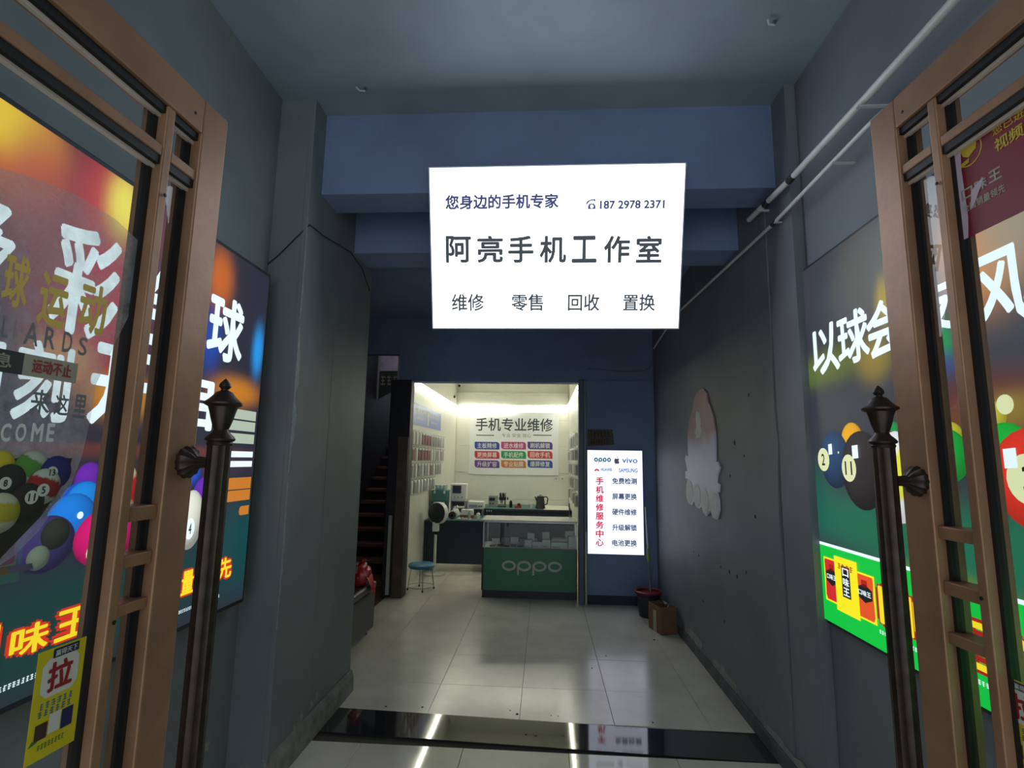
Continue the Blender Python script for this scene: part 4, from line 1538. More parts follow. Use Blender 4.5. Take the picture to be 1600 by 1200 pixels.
# ---- bucket, mop, carton
bc = np.array([1.135, 6.05, 0.0])
bu = thing('bucket', 'dark plastic bucket with red rim in corner by tall light box', 'bucket', bc)
MB().lathe(bc, [(.095, 0.0), (.10, .004), (.128, .245), (.122, .245), (.094, .012), (.01, .010)], 28).build('bucket_body', mat('bucket_black', (28, 30, 40), .4), bu, smooth=True)
MB().lathe(bc, [(.128, .240), (.146, .244), (.148, .262), (.138, .268), (.124, .262), (.121, .21), (.126, .205)], 28).build('rim', mat('bucket_red', (128, 30, 44), .35), bu, smooth=True)
mo = thing('mop', 'mop with grey pole and green joint leaning in the bucket', 'mop', bc + [0.02, 0.02, 0.012])
pa, pb = bc + [0.03, 0.0, .10], np.array([1.185, 6.38, 1.12])
at = lambda k: pa + (pb - pa) * k
MB().tube([at(0), at(.43)], .010, 10).build('pole', mat('mop_grey', (120, 126, 134), .35, .5), mo, smooth=True)
MB().tube([at(.43), at(.56)], .016, 10).build('joint', mat('mop_green', (128, 158, 60), .4), mo, smooth=True)
MB().tube([at(.56), at(1)], .009, 10).build('pole', mat('mop_white', (200, 204, 206), .35, .3), mo, smooth=True)
mh = MB()
for k in range(18):
    t = 2 * math.pi * k / 18
    mh.tube([pa + [0, 0, .05], pa + [.05 * math.cos(t), .05 * math.sin(t), .0], pa + [.06 * math.cos(t), .06 * math.sin(t), -.08]], .006, 5)
mh.build('mop_strands', mat('mop_cotton', (150, 150, 150), .9), mo, kind='stuff')

ct = thing('carton', 'brown cardboard carton with crumpled plastic beside the bucket', 'box', (1.19, 5.53, 0))
CARD = mat('cardboard', (120, 88, 66), .8, 0, .12, 14)
ca, cb = math.cos(.30), math.sin(.30)
fC = ((1.178, 5.56, 0), (ca, cb, 0), (-cb, ca, 0), (0, 0, 1))
cw, cd, chh = .085, .125, .25
for a_, b_ in [((-cw, -cd, 0.001), (cw, -cd + .006, chh)), ((-cw, cd - .006, 0.001), (cw, cd, chh)), ((-cw, -cd + .006, 0.001), (-cw + .006, cd - .006, chh)), ((cw - .006, -cd + .006, 0.001), (cw, cd - .006, chh))]:
    MB().box(a_, b_, frame=fC).build('carton_side', CARD, ct)
MB().box((-cw, -cd, .001), (cw, cd, .006), frame=fC).build('carton_base', CARD, ct)
MB().box((-cw - .002, -.03, .0), (-cw, .03, .20), frame=fC).build('packing_tape', mat('tape_pale', (170, 160, 140), .4), ct)
pm = MB()
rnd = random.Random(4)
for k in range(9):
    o_ = np.array([rnd.uniform(-.05, .05), rnd.uniform(-.09, .09), rnd.uniform(.20, .255)])
    pp = [np.array(fC[0]) + np.array(fC[1]) * v_[0] + np.array(fC[2]) * v_[1] + np.array([0, 0, v_[2]]) for v_ in
          [o_ + np.array([rnd.uniform(-.04, .04), rnd.uniform(-.04, .04), rnd.uniform(-.02, .025)]) for _ in range(4)]]
    pm._add(pp, [(0, 1, 2), (0, 2, 3), (0, 3, 1), (1, 3, 2)])
solo(pm, 'plastic_wrap', mat('wrap_white', (190, 194, 192), .25), 'crumpled white plastic wrap in the brown carton', 'plastic', (1.19, 5.53, .2))

# ---- ottoman and red bag on the left
OT = mat('ottoman_leather', (72, 72, 70), .45, 0, .12, 5, .1, 40)
ot = thing('ottoman', 'dark grey upholstered ottoman behind left pier', 'ottoman', (-1.86, 4.86, 0))
MB().box((-2.12, 4.50, 0.05), (-1.60, 5.20, 0.40), .02).build('ottoman_body', OT, ot)
MB().box((-2.13, 4.49, 0.402), (-1.592, 5.21, 0.475), .025, seg=3).build('cushion', OT, ot)
for x in (-2.06, -1.66):
    for y in (4.56, 5.14):
        MB().lathe((x, y, 0), [(.018, 0), (.02, .05), (.024, .055)], 12).build('foot', BLACKM, ot)
bm = bmesh.new()
bmesh.ops.create_icosphere(bm, subdivisions=4, radius=1.0)
rnd = random.Random(3)
from mathutils import noise as mnoise
for v in bm.verts:
    p = v.co.copy()
    k = 1 + .22 * mnoise.noise(p * 1.7) + .10 * mnoise.noise(p * 5.0) + .05 * abs(mnoise.noise(p * 11))
    v.co = Vector((p.x * .155 * k, p.y * .17 * k, max(-.999, p.z) * .115 * k))
    if v.co.z < -.085:
        v.co.z = -.085
me = bpy.data.meshes.new('bag_body')
bm.to_mesh(me)
bm.free()
REDB = mat('red_plastic', (186, 26, 42), .22, 0, .12, 12)
me.materials.append(REDB)
for p in me.polygons:
    p.use_smooth = True
bag = thing('plastic_bag', 'shiny red plastic bag lying on the grey ottoman', 'bag', (-1.745, 5.0, .475))
o = bpy.data.objects.new('bag_body', me)
COL.objects.link(o)
o.parent = bag
o.location = (0, 0, .088)


def flap(pts, name, material, parent):
    m = MB()
    vs = [tuple(p) for p in pts]
    n_ = int(math.sqrt(len(vs)))
    m._add(vs, [(j * n_ + i, j * n_ + i + 1, (j + 1) * n_ + i + 1, (j + 1) * n_ + i) for j in range(n_ - 1) for i in range(n_ - 1)])
    ob = m.build(name, material, parent, smooth=True)
    sd = ob.modifiers.new('thick', 'SOLIDIFY')
    sd.thickness = .003
    sb = ob.modifiers.new('sub', 'SUBSURF')
    sb.levels = 2
    sb.render_levels = 2
    return ob


g = []
for j in range(5):
    for i in range(5):
        s_, t_ = i / 4 - .5, j / 4
        g.append((-1.66 + .11 * t_ ** .7 + .015 * math.sin(5 * s_ + 3 * t_), 5.02 + s_ * .17 * (1 - .2 * t_), .60 - .20 * t_ ** 1.6 + .012 * math.sin(9 * s_)))
flap(g, 'bag_handle', REDB, bag)
g = []
for j in range(5):
    for i in range(5):
        s_, t_ = i / 4 - .5, j / 4
        g.append((-1.70 + .05 * t_ + .02 * math.sin(7 * s_), 4.97 + s_ * .15, .655 + .05 * t_ - .06 * s_ * s_ + .012 * math.cos(9 * s_)))
flap(g, 'bag_mouth', REDB, bag)
MB().prism([(-.03, 0), (.03, .004), (.028, .06), (-.025, .065)], ((-1.70, 4.845, .60), (1, .15, .1), (0, .35, 1), (.1, -1, .3)), .001).build('paper_slip', mat('slip', (190, 150, 150), .6), bag)

# ---- banner on the stair
bnr = thing('stair_banner', 'faded purple banner hung across the head of dark stairs', 'banner', (-2.55, 9.4, 3.05))
fB = frame_at((-3.02, 9.4, 0), (1, 0, 0), (0, 0, 1))
MB().box((0, 3.22, -.01), (.92, 3.75, 0), frame=fB).build('cloth', mat('banner_purple', (196, 196, 232), .7, var=.3, scale=5), bnr)
MB().prism([(0, 2.70), (.30, 2.86), (.92, 3.22), (0, 3.22)], (fB[0], fB[1], fB[2], fB[3]), .01).build('cloth_green', mat('banner_green', (52, 64, 62), .7, var=.2), bnr)
marks(fB, (.02, 2.95, .45, 3.13), 4, mat('banner_ink', (150, 150, 150), .7), bnr, .012, seed=31)
marks(fB, (.42, 3.25, .86, 3.36), 5, mat('banner_red', (160, 70, 100), .7), bnr, .002, seed=32)
sl_ = thing('added_stair_lamp', 'small added lamp out of sight above the dark stairs', 'lamp', (-2.5, 8.2, 3.45))  # added lamp, hidden behind the lintel, to brighten banner and treads
MB().lathe((-2.5, 8.2, 3.50), [(.02, .06), (.02, 0), (.06, -.01), (.07, -.05), (.04, -.085), (.005, -.095)], 16).build('added_lamp_globe', emis('added_lamp_glow', (255, 226, 214), 18.0), sl_, smooth=True)

# ---- ceiling scraps
for (px, py, lab) in [(571, 138, 'torn white scrap of plaster hanging from ceiling near left pier'), (1210, 34, 'small hook with white thread on ceiling near right wall')]:
    p = onZ(px, py, ZC - .002)
    t = thing('ceiling_hook', lab, 'hook', p)
    MB().lathe(p, [(.012, .002), (.012, -.004), (.004, -.006), (.004, -.02)], 10).build('hook_base', STEEL, t)
    MB().tube([p + [0, 0, -.018], p + [-.03, -.01, -.022], p + [-.045, -.03, -.012]], .005, 6).build('scrap', mat('scrap_white', (190, 196, 196), .7), t)

# ================================================================== SHOP
# ---- strip lights
LEDM = emis('led_strip', (255, 253, 236), LED)


def strip(a, b, label):
    a, b = np.array(a, float), np.array(b, float)
    t = thing('strip_light', label, 'light', (a + b) / 2, 'strip lights round the shop')
    d = unit(b - a)
    sd = np.cross(d, [0, 0, 1.0])
    f = (a, d, sd, np.array([0, 0, 1.0]))
    L_ = float(np.linalg.norm(b - a))
    MB().box((0, -.009, -.006), (L_, .009, .014), frame=f).build('tube', LEDM, t)
    MB().box((0, -.014, .0145), (L_, .014, .030), frame=f).build('housing', WHITEP, t)


strip((SXL + .03, 6.75, 2.675), (SXL + .03, 10.45, 2.68), 'glowing strip light along shop wall of hanging packets')
strip((SXL + .06, YB - .07, 2.672), (-.56, YB - .07, 2.668), 'glowing strip light on back shop wall, lower of the pair')
strip((-.68, YB - .035, 2.706), (SXR - .06, YB - .035, 2.718), 'glowing strip light on back shop wall, upper of the pair')
strip((SXR - .03, 6.75, 2.66), (SXR - .03, 10.45, 2.70), 'glowing strip light on shop wall beside display counter')

# ---- big printed board on the rear wall
a, b = onY(732, 741, YB - .03), onY(873, 645, YB - .03)
fBd = frame_at((a[0], YB - .03, a[2]), (1, 0, 0), (0, 0, 1))
BW, BH = b[0] - a[0], b[2] - a[2]
bd = thing('service_board', 'white printed service board with coloured blocks on shop back wall', 'board', (a[0] + BW / 2, YB - .03, a[2]))
MB().box((0, 0, -.018), (BW, BH, 0), .004, frame=fBd).build('board', mat('board_white', (226, 228, 228), .4, var=.02), bd)
BK = mat('board_ink', (52, 60, 66), .5, var=.03)
bb = lambda x0, y0, x1, y1: (lambda p, q_: (p[0] - fBd[0][0], p[2] - fBd[0][2], q_[0] - fBd[0][0], q_[2] - fBd[0][2]))(onY(x0, y1, YB - .03), onY(x1, y0, YB - .03))
lettering('手机专业维修', fBd, bb(743, 654, 864, 673), BK, bd, bold=.018)
for (x0, x1) in [(744, 772), (833, 862)]:
    q_ = bb(x0, 679.6, x1, 680.6)
    polyflat(fBd, [(q_[0], q_[1]), (q_[2], q_[1]), (q_[2], q_[3]), (q_[0], q_[3])], BK, bd, 'rule', .001)
lettering('专业 安全 放心', fBd, bb(784, 677.5, 830, 683), mat('board_grey', (120, 124, 124), .5), bd)
PCOL = [(36, 62, 150), (176, 56, 120), (74, 56, 136), (184, 44, 56), (22, 136, 84), (190, 56, 60), (92, 52, 134), (196, 116, 60), (34, 72, 150)]
for k, tx in enumerate(['主板精修', '进水维修', '刷机解锁', '更换屏幕', '手机配件', '回收手机', '升级扩容', '专业贴膜', '爆屏修复']):
    cx = 761 + 41.4 * (k % 3)
    cy = 696.3 + 14.4 * (k // 3)
    q_ = bb(cx - 19.6, cy - 5.6, cx + 19.6, cy + 5.6)
    r = (q_[3] - q_[1]) * .35
    pts = [(q_[0] + r, q_[1]), (q_[2], q_[1]), (q_[2], q_[3] - r), (q_[2] - r * .3, q_[3] - r * .3), (q_[2] - r, q_[3]), (q_[0], q_[3]), (q_[0], q_[1] + r), (q_[0] + r * .3, q_[1] + r * .3)]
    polyflat(fBd, pts, mat('pill_%d' % k, PCOL[k], .5, var=.03), bd, 'colour_block', .001)
    lettering(tx, fBd, bb(cx - 15.5, cy - 4, cx + 15.5, cy + 4), WHITEP, bd, bold=.012, lift=.002)

# ---- blue poster on left wall
fLw = frame_at((SXL + .004, 0, 0), (0, 1, 0), (0, 0, 1))
bp_ = thing('wall_poster', 'blue phone poster above the hanging packets on shop wall', 'poster', (SXL + .004, 8.0, 2.1))
MB().prism([(7.06, 2.10), (8.98, 2.115), (8.98, 2.40), (7.06, 2.395)], fLw, .003).build('sheet', mat('poster_blue', (120, 136, 196), .4, var=.12, scale=2), bp_)
GY = mat('poster_gold', (200, 200, 150), .5)
for (y0, y1) in [(7.15, 7.85), (8.1, 8.85)]:
    marks(fLw, (y0, 2.27, y1, 2.34), 5, GY, bp_, .0045, seed=int(y0 * 9))
    marks(fLw, (y0 + .1, 2.19, y1 - .2, 2.22), 8, WHITEP, bp_, .0045, seed=int(y0 * 7))
polyflat(fLw, [(7.93, 2.14), (8.03, 2.14), (8.03, 2.36), (7.93, 2.36)], GY, bp_, 'printed_phone', .0045)

# ---- packets hung on the walls
PKW = mat('packet_white', (214, 214, 208), .35, var=.04)
PKG = mat('packet_grey', (140, 146, 146), .35, var=.1)
PKD = mat('packet_red', (122, 40, 48), .35, var=.1)
HOOK = STEEL


ROWS = ['top row', 'second row', 'third row', 'fourth row', 'lowest row']


def packet(kind, sgn):
    lab = {'white': 'slim white phone case packet hanging on shop %s', 'grey': 'slim clear grey phone case packet hanging on shop %s', 'red': 'dark red phone case packet hanging on shop %s'}[kind]
    lab = lab % ('wall below blue poster' if sgn > 0 else 'wall beside display counter')
    grp = 'case packets %s' % ('below the blue poster' if sgn > 0 else 'beside the counter')
    t = thing('case_packet', lab, 'packet', (0, 0, 0), grp)
    fm = {'white': PKW, 'grey': PKG, 'red': PKD}[kind]
    MB().box((sgn * .006, -.052, 0), (sgn * .062, .052, .175), .003, seg=1).build('sleeve', PKW, t)
    MB().box((sgn * .0625, -.045, .008), (sgn * .066, .045, .150)).build('front_card', fm, t)
    MB().box((sgn * .012, -.054, .012), (sgn * .054, -.0525, .150)).build('side_window', fm, t)
    MB().tube([(0, 0, .185), (sgn * .075, 0, .185), (sgn * .085, 0, .195)], .002, 6).build('peg', HOOK, t)
    return t


rnd = random.Random(12)
srcs = {}
used = {}


def place(kind, sgn, loc, row=0):
    k = (kind, sgn)
    if k not in srcs:
        srcs[k] = packet(kind, sgn)
        srcs[k].location = Vector(loc)
        t = srcs[k]
    else:
        t = copytree(srcs[k], loc)
    t['label'] = '%s phone case packet in %s on shop wall %s' % ({'white': 'slim white', 'grey': 'clear grey', 'red': 'dark red'}[kind], ROWS[row], 'below blue poster' if sgn > 0 else 'beside display counter')


for r in range(4):
    n_ = [12, 12, 11, 8][r]
    for c in range(n_):
        y = 6.93 + .195 * c
        z = 1.825 - .218 * r
        kind = 'white'
        if r == 0 and c in (3, 4, 5) or r == 1 and c in (0, 2, 3, 4, 5) or r == 2 and c in (6,):
            kind = 'red'
        elif rnd.random() < .38:
            kind = 'grey'
        place(kind, 1, (SXL, y, z), r)
for r in range(5):
    for c in range(4):
        place('grey' if (r + c) % 3 else 'white', -1, (SXR, 7.65 + .62 * c + .2 * (r % 2), 1.86 - .215 * r), r)

# ---- display counter
X0, X1, Y0_, Y1_ = -.735, .405, 6.60, 7.10
dc = thing('display_counter', 'glass display counter with green front panel at shop entrance', 'counter', ((X0 + X1) / 2, (Y0_ + Y1_) / 2, 0))
MB().box((X0 + .0, Y0_ + .02, 0), (X1, Y1_, .085), .003).build('plinth', BLACKM, dc)
MB().box((X0 - .01, Y0_ + .01, .085), (X0 + .012, Y1_, .585), .003).build('side_panel', BLACKM, dc)
MB().box((X1 - .012, Y0_ + .01, .085), (X1, Y1_, .585), .003).build('side_panel', BLACKM, dc)
MB().box((X0 + .012, Y1_ - .015, .085), (X1 - .012, Y1_, .585)).build('rear_panel', BLACKM, dc)
MB().box((X0 + .012, Y0_ + .02, .56), (X1 - .012, Y1_ - .015, .585)).build('shelf', WHITEP, dc)
GRN = mat('counter_green', (14, 112, 78), .3, var=.04)
dcp = MB().box((X0 + .012, Y0_, .087), (X1 - .012, Y0_ + .012, .58), .002).build('front_panel', GRN, dc)
fO = frame_at((0, Y0_, 0), (1, 0, 0), (0, 0, 1))
qa, qb = onY(783, 897.5, Y0_), onY(879, 877.5, Y0_)
oppo_marks(fO, (qa[0], qa[2], qb[0], qb[2]), mat('logo_silver', (168, 176, 168), .4, .2), dcp, t=.16, lift=.002)
for x in (X0, X1 - .014):
    for y in (Y0_, Y1_ - .014):
        MB().box((x, y, .585), (x + .014, y + .014, .895)).build('corner_post', STEEL, dc)
MB().box((X0 + .014, Y0_ + .003, .588), (X1 - .014, Y0_ + .008, .893)).build('front_glass', CLEAR, dc)
MB().box((X0 + .003, Y0_ + .014, .588), (X0 + .008, Y1_ - .014, .893)).build('end_glass', CLEAR, dc)
MB().box((X0 + .014, Y1_ - .010, .588), (X1 - .014, Y1_ - .004, .893)).build('rear_door', mat('case_back', (92, 98, 104), .5), dc)
MB().box((X0 - .02, Y0_ - .01, .896), (X1 + .005, Y1_ + .02, .912), .003).build('counter_top', mat('counter_top', (214, 216, 204), .25, var=.03), dc)
MB().box((X0, Y0_, .882), (X1, Y0_ + .016, .896)).build('top_edge', STEEL, dc)
BXW = mat('phone_box', (226, 228, 222), .5, var=.03)


def phonebox(px0, py0, px1, py1, Y, dep, label):
    p, q_ = onY(px0, py1, Y), onY(px1, py0, Y)
    z0 = .5855
    m = MB().box((p[0], Y, z0), (q_[0], Y + dep, max(q_[2], z0 + .03)), .003, seg=1)
    t = thing('phone_box', label, 'box', ((p[0] + q_[0]) / 2, Y, z0), 'phone boxes in the display counter')
    m.build('carton', BXW, t)
    MB().box((p[0] + .01, Y - .001, z0 + .012), (p[0] + .01 + (q_[0] - p[0]) * .5, Y, z0 + .018)).build('print_line', PKG, t)
    MB().box((p[0] - .0008, Y + .0, z0 + .02), (q_[0] + .0008, Y + dep, z0 + .022)).build('lid_seam', PKG, t)


for k, (x0, y0, x1, y1, Y, dp) in enumerate([(824, 833, 835, 850, 6.85, .09), (832, 847, 847, 854, 6.66, .10), (847, 832, 859, 850, 6.88, .08), (847, 844, 860, 854, 6.68, .12),
                                             (861, 848, 887, 855, 6.65, .1), (862, 842, 887, 852, 6.80, .12), (883, 831, 897, 850, 6.90, .08), (888, 839, 900, 853, 6.66, .14), (820, 844, 831, 853, 6.68, .10)]):
    phonebox(x0, y0, x1, y1, Y, dp, '%s white phone carton standing inside display counter' % ['tall narrow', 'small low front', 'tall narrow', 'square front', 'long flat front', 'long upper', 'tall narrow', 'tall front', 'small low front'][k])
for k in range(6):
    x = -.66 + .085 * k
    o = MB().box((x, 6.68, .5855), (x + .07, 6.82, .5945), .003, seg=1)
    t = thing('phone', 'phone lying flat inside counter, left of the white cartons', 'phone', (x + .035, 6.75, .5855), 'phones in the display counter')
    o.build('case', PKG if k % 2 else BLACKM, t)
    MB().box((x + .004, 6.684, .5945), (x + .066, 6.816, .5952)).build('screen', GASKET if k % 2 else PKG, t)
tr = thing('card_rack', 'pale card rack at back of display counter', 'rack', (-.4, 6.98, .5855))
for k in range(5):
    x = -.66 + .12 * k
    MB().box((x, 6.97, .5855), (x + .10, 6.985, .64 + .01 * (k % 3))).build('card', PKW if k % 2 == 0 else PKG, tr)
p = onY(890, 800, 6.95)
stn = thing('phone_stand', 'thin upright stand on the counter top near shop jamb', 'stand', (p[0], 6.95, .912))
MB().lathe((p[0], 6.95, .912), [(.03, 0), (.03, .006), (.006, .01)], 14).build('base', STEEL, stn)
MB().tube([(p[0], 6.95, .918), (p[0] - .005, 6.95, 1.10)], .007, 8).build('rod', mat('stand_grey', (100, 104, 104), .4, .4), stn)

# ---- work bench on the left and desk at the back
NVB = mat('bench_navy', (30, 38, 56), .5, var=.08)
MATG = mat('bench_mat', (58, 98, 92), .6, var=.06)
wb_ = thing('work_bench', 'dark repair bench with green mat beside pedestal fan', 'bench', (-1.3, 8.35, 0))
MB().box((SXL + .02, 8.02, .11), (-.80, 8.05, .70), .003).build('front_panel', NVB, wb_)
MB().box((SXL + .012, 8.0, .11), (SXL + .05, 8.75, .70), .003).build('side_panel', NVB, wb_)
MB().box((-.90, 8.06, .02), (-.80, 8.75, .70), .003).build('drawer_unit', NVB, wb_)
MB().box((SXL + .012, 7.97, .70), (-.78, 8.78, .735), .004).build('bench_top', NVB, wb_)
MB().box((SXL + .03, 7.975, .7355), (-.80, 8.75, .742)).build('cutting_mat', MATG, wb_)
for x in (SXL + .03, -.88):
    MB().box((x, 8.1, 0), (x + .03, 8.13, .11)).build('foot', BLACKM, wb_)
    MB().box((x, 8.68, 0), (x + .03, 8.71, .11)).build('foot', BLACKM, wb_)
dk_ = thing('back_desk', 'long dark desk against shop back wall', 'desk', (-.3, 10.1, 0))
MB().box((-1.25, 9.66, .05), (SXR - .02, 9.69, .735), .003).build('front_panel', NVB, dk_)
MB().box((-1.27, 9.62, .735), (SXR - .01, YB - .02, .772), .004).build('desk_top', NVB, dk_)
MB().box((-1.2, 9.64, .7725), (-.05, YB - .04, .778)).build('desk_mat', MATG, dk_)
MB().box((0.0, 9.64, .7725), (SXR - .03, YB - .04, .776)).build('desk_paper', CREAM, dk_)
for x in (-1.24, .42):
    MB().box((x, 9.7, 0), (x + .04, YB - .05, .735)).build('leg_panel', NVB, dk_)
ZB, ZD = .742, .778
TEAL = mat('teal_box', (62, 118, 116), .5, var=.08)
TEALD = mat('teal_box_dark', (52, 96, 100), .5, var=.08)
for (x0, x1, z0, z1, y0, m_, lab) in [(-1.74, -1.50, ZB, .985, 8.28, TEALD, 'dark teal storage box at bottom of stack on repair bench'),
                                      (-1.74, -1.495, .986, 1.155, 8.28, TEAL, 'bright teal storage box in middle of stack on repair bench'),
                                      (-1.69, -1.54, 1.156, 1.235, 8.30, mat('pale_teal', (150, 176, 170), .4), 'pale clear box on top of teal boxes')]:
    t = thing('storage_box', lab, 'box', ((x0 + x1) / 2, y0 + .1, z0))
    MB().box((x0, y0, z0), (x1, y0 + .22, z1 - .02), .008).build('box_body', m_, t)
    ld = MB().box((x0 - .004, y0 - .004, z1 - .022), (x1 + .004, y0 + .224, z1), .005).build('lid', m_, t)
    for xx in (x0 + .03, x1 - .06):
        MB().box((xx, y0 - .008, z1 - .05), (xx + .03, y0 - .001, z1 - .005), .002, seg=1).build('latch', WHITEP, ld)
# bench power supply with screen
t = thing('test_instrument', 'upright white test instrument with dark screen on repair bench', 'instrument', (-1.35, 8.6, ZB))
MB().box((-1.49, 8.52, .975), (-1.235, 8.74, 1.25), .012).build('instrument_body', WHITEP, t)
MB().box((-1.455, 8.512, 1.10), (-1.315, 8.52, 1.225), .004).build('screen', mat('dark_screen', (60, 66, 84), .2), t)
for k in range(3):
    MB().lathe((-1.42 + .06 * k, 8.52, 1.04), [(.014, 0), (.012, .012), (.002, .013)], 12, axis=(0, -1, 0)).build('knob', PKG, t)
for x in (-1.48, -1.26):
    MB().box((x, 8.53, ZB), (x + .02, 8.73, .975)).build('stand_leg', STEEL, t)
for z in (.80, .90):
    MB().box((-1.46, 8.54, z), (-1.27, 8.72, z + .06), .004).build('stand_drawer', BLACKM, t)
t = thing('soldering_station', 'low white soldering station beside test instrument', 'instrument', (-1.05, 8.6, ZB))
MB().box((-1.21, 8.50, .86), (-.95, 8.72, .975), .01).build('body', WHITEP, t)
MB().box((-1.18, 8.492, .885), (-1.05, 8.50, .93)).build('panel', PKG, t)
for x in (-1.20, -.98):
    MB().box((x, 8.52, ZB), (x + .02, 8.70, .86)).build('leg', STEEL, t)
for k in range(2):
    MB().lathe((-1.02 + .035 * k, 8.50, .905), [(.012, 0), (.010, .012), (.001, .013)], 12, axis=(0, -1, 0)).build('knob', BLACKM, t)
solo(MB().tube([(-1.27, 8.45, 1.0), (-.98, 8.47, 1.085)], [.006, .003], 8), 'iron_handle', mat('pale_wood', (206, 196, 170), .5), 'thin pale stick leaning out over soldering station', 'stick', (-1.12, 8.46, 1.0))
# clutter on the bench
t = thing('parts_tray', 'pale parts tray with small tools at edge of bench mat', 'tray', (-1.20, 8.1, ZB))
MB().box((-1.31, 8.04, ZB), (-1.09, 8.20, ZB + .012), .004).build('tray', mat('tray_pale', (150, 170, 160), .5), t)
for k in range(4):
    MB().box((-1.29 + .05 * k, 8.06 + .01 * k, ZB + .012), (-1.26 + .05 * k, 8.16, ZB + .022 + .006 * (k % 2)), .002, seg=1).build('small_tool', [WHITEP, PKG, STEEL, PKD][k], t)
t = thing('tape_roll', 'black round tape roll standing on the bench mat', 'tape', (-1.38, 8.12, ZB))
MB().lathe((-1.38, 8.10, ZB + .055), [(.055, 0), (.055, .04), (.03, .04), (.03, 0)], 22, axis=(0, 1, 0)).build('roll', BLACKM, t, smooth=True)
MB().lathe((-1.38, 8.099, ZB + .055), [(.031, 0), (.031, .042), (.024, .042), (.024, 0)], 22, axis=(0, 1, 0)).build('core', mat('core_brown', (130, 90, 60), .7), t)
t = thing('tissue_box', 'white tissue box on brown tray on bench', 'box', (-1.19, 8.3, ZB))
MB().box((-1.28, 8.26, ZB), (-1.08, 8.42, ZB + .045), .004).build('brown_base', mat('core_brown', (130, 90, 60)), t)
MB().box((-1.27, 8.27, ZB + .046), (-1.09, 8.41, ZB + .13), .006).build('box', WHITEP, t)
t = thing('plastic_bag', 'crumpled white plastic bag on bench beside teal boxes', 'bag', (-1.365, 8.30, ZB))
bm = bmesh.new()
bmesh.ops.create_icosphere(bm, subdivisions=3, radius=1.0)
for v in bm.verts:
    pz = v.co.copy()
    k = 1 + .35 * mnoise.noise(pz * 2.3) + .15 * mnoise.noise(pz * 6)
    v.co = Vector((pz.x * .075 * k, pz.y * .07 * k, max(-.055, pz.z * .085 * k)))
me = bpy.data.meshes.new('bag_body')
bm.to_mesh(me)
bm.free()
me.materials.append(WHITEP)
o = bpy.data.objects.new('bag_body', me)
COL.objects.link(o)
o.parent = t
o.location = (0, 0, .056)
MB().tube([(-1.365, 8.30, ZB + .13), (-1.355, 8.29, ZB + .16), (-1.325, 8.28, ZB + .18)], [.02, .008, .018], 7).build('bag_knot', WHITEP, t)


def bottle(x, y, z, r, h, m_, capm, lab):
    t = thing('bottle', lab, 'bottle', (x, y, z))
    MB().lathe((x, y, z), [(r * .95, 0), (r, .005), (r, h * .68), (r * .4, h * .8), (r * .35, h * .84)], 14).build('bottle_body', m_, t, smooth=True)
    MB().lathe((x, y, z + h * .84), [(r * .42, 0), (r * .42, h * .12), (r * .1, h * .16)], 12).build('cap', capm, t, smooth=True)


bottle(-1.115, 8.08, ZB, .022, .14, mat('clear_bottle', (150, 168, 164), .2), STEEL, 'slim clear spray bottle on bench mat')
bottle(-.98, 8.10, ZB, .030, .13, WHITEP, BLACKM, 'stubby white bottle with black pump on bench mat')
for k in range(3):
    bottle(-.90 + .035 * k, 8.55, ZB, .013, .10, BLACKM, WHITEP, ['tiny dark flux bottle with white cap nearest the soldering station', 'tiny dark flux bottle with white cap between two others', 'tiny dark flux bottle with white cap at end of bench'][k])
# on the desk
t = thing('power_supply', 'grey power supply with dark display on back desk', 'instrument', (-.93, 10.0, ZD))
MB().box((-1.02, 9.92, ZD), (-.86, 10.12, .985), .008).build('case', PKG, t)
MB().box((-1.005, 9.913, .89), (-.90, 9.92, .945), .002).build('display', BLACKM, t)
for k in range(2):
    MB().lathe((-.985 + .05 * k, 9.92, .84), [(.013, 0), (.011, .014), (.001, .015)], 12, axis=(0, -1, 0)).build('knob', BLACKM, t)
t = thing('microscope', 'black repair microscope beside grey power supply', 'microscope', (-.77, 10.0, ZD))
MB().box((-.85, 9.9, ZD), (-.69, 10.1, ZD + .02), .004).build('base', BLACKM, t)
MB().tube([(-.72, 10.05, ZD + .02), (-.72, 10.05, 1.03)], .014, 12).build('column', STEEL, t)
MB().box((-.83, 9.96, .90), (-.70, 10.06, .96), .012).build('head', BLACKM, t)
for x in (-.80, -.75):
    MB().tube([(x, 10.0, .95), (x, 9.95, 1.03)], .02, 12).build('eyepiece', BLACKM, t, smooth=True)
MB().tube([(-.78, 10.0, .90), (-.78, 10.0, .84)], [.03, .022], 14).build('objective', PKG, t, smooth=True)
MB().lathe((-.68, 10.0, .93), [(.025, 0), (.025, .02), (.01, .024)], 14, axis=(1, 0, 0)).build('focus_knob', BLACKM, t)
bottle(-.60, 9.85, ZD, .028, .16, BLACKM, WHITEP, 'dark bottle with pale cap beside red tape dispenser')
t = thing('tape_dispenser', 'small red tape dispenser on back desk', 'dispenser', (-.46, 9.8, ZD))
MB().box((-.53, 9.76, ZD), (-.40, 9.82, ZD + .04), .008).build('body', mat('dispenser_red', (160, 56, 52), .4), t)
MB().lathe((-.45, 9.765, ZD + .055), [(.035, 0), (.035, .045), (.02, .045), (.02, 0)], 18, axis=(0, 1, 0)).build('roll', mat('dispenser_red', (160, 56, 52)), t, smooth=True)
t = thing('cup', 'small white cup standing on back desk', 'cup', (-.22, 9.9, ZD))
MB().lathe((-.22, 9.9, ZD), [(.028, 0), (.042, .075), (.038, .075), (.026, .006), (.002, .006)], 18).build('cup_body', WHITEP, t, smooth=True)
t = thing('kettle', 'black electric kettle with arched handle on back desk', 'kettle', (-.06, 9.85, ZD))
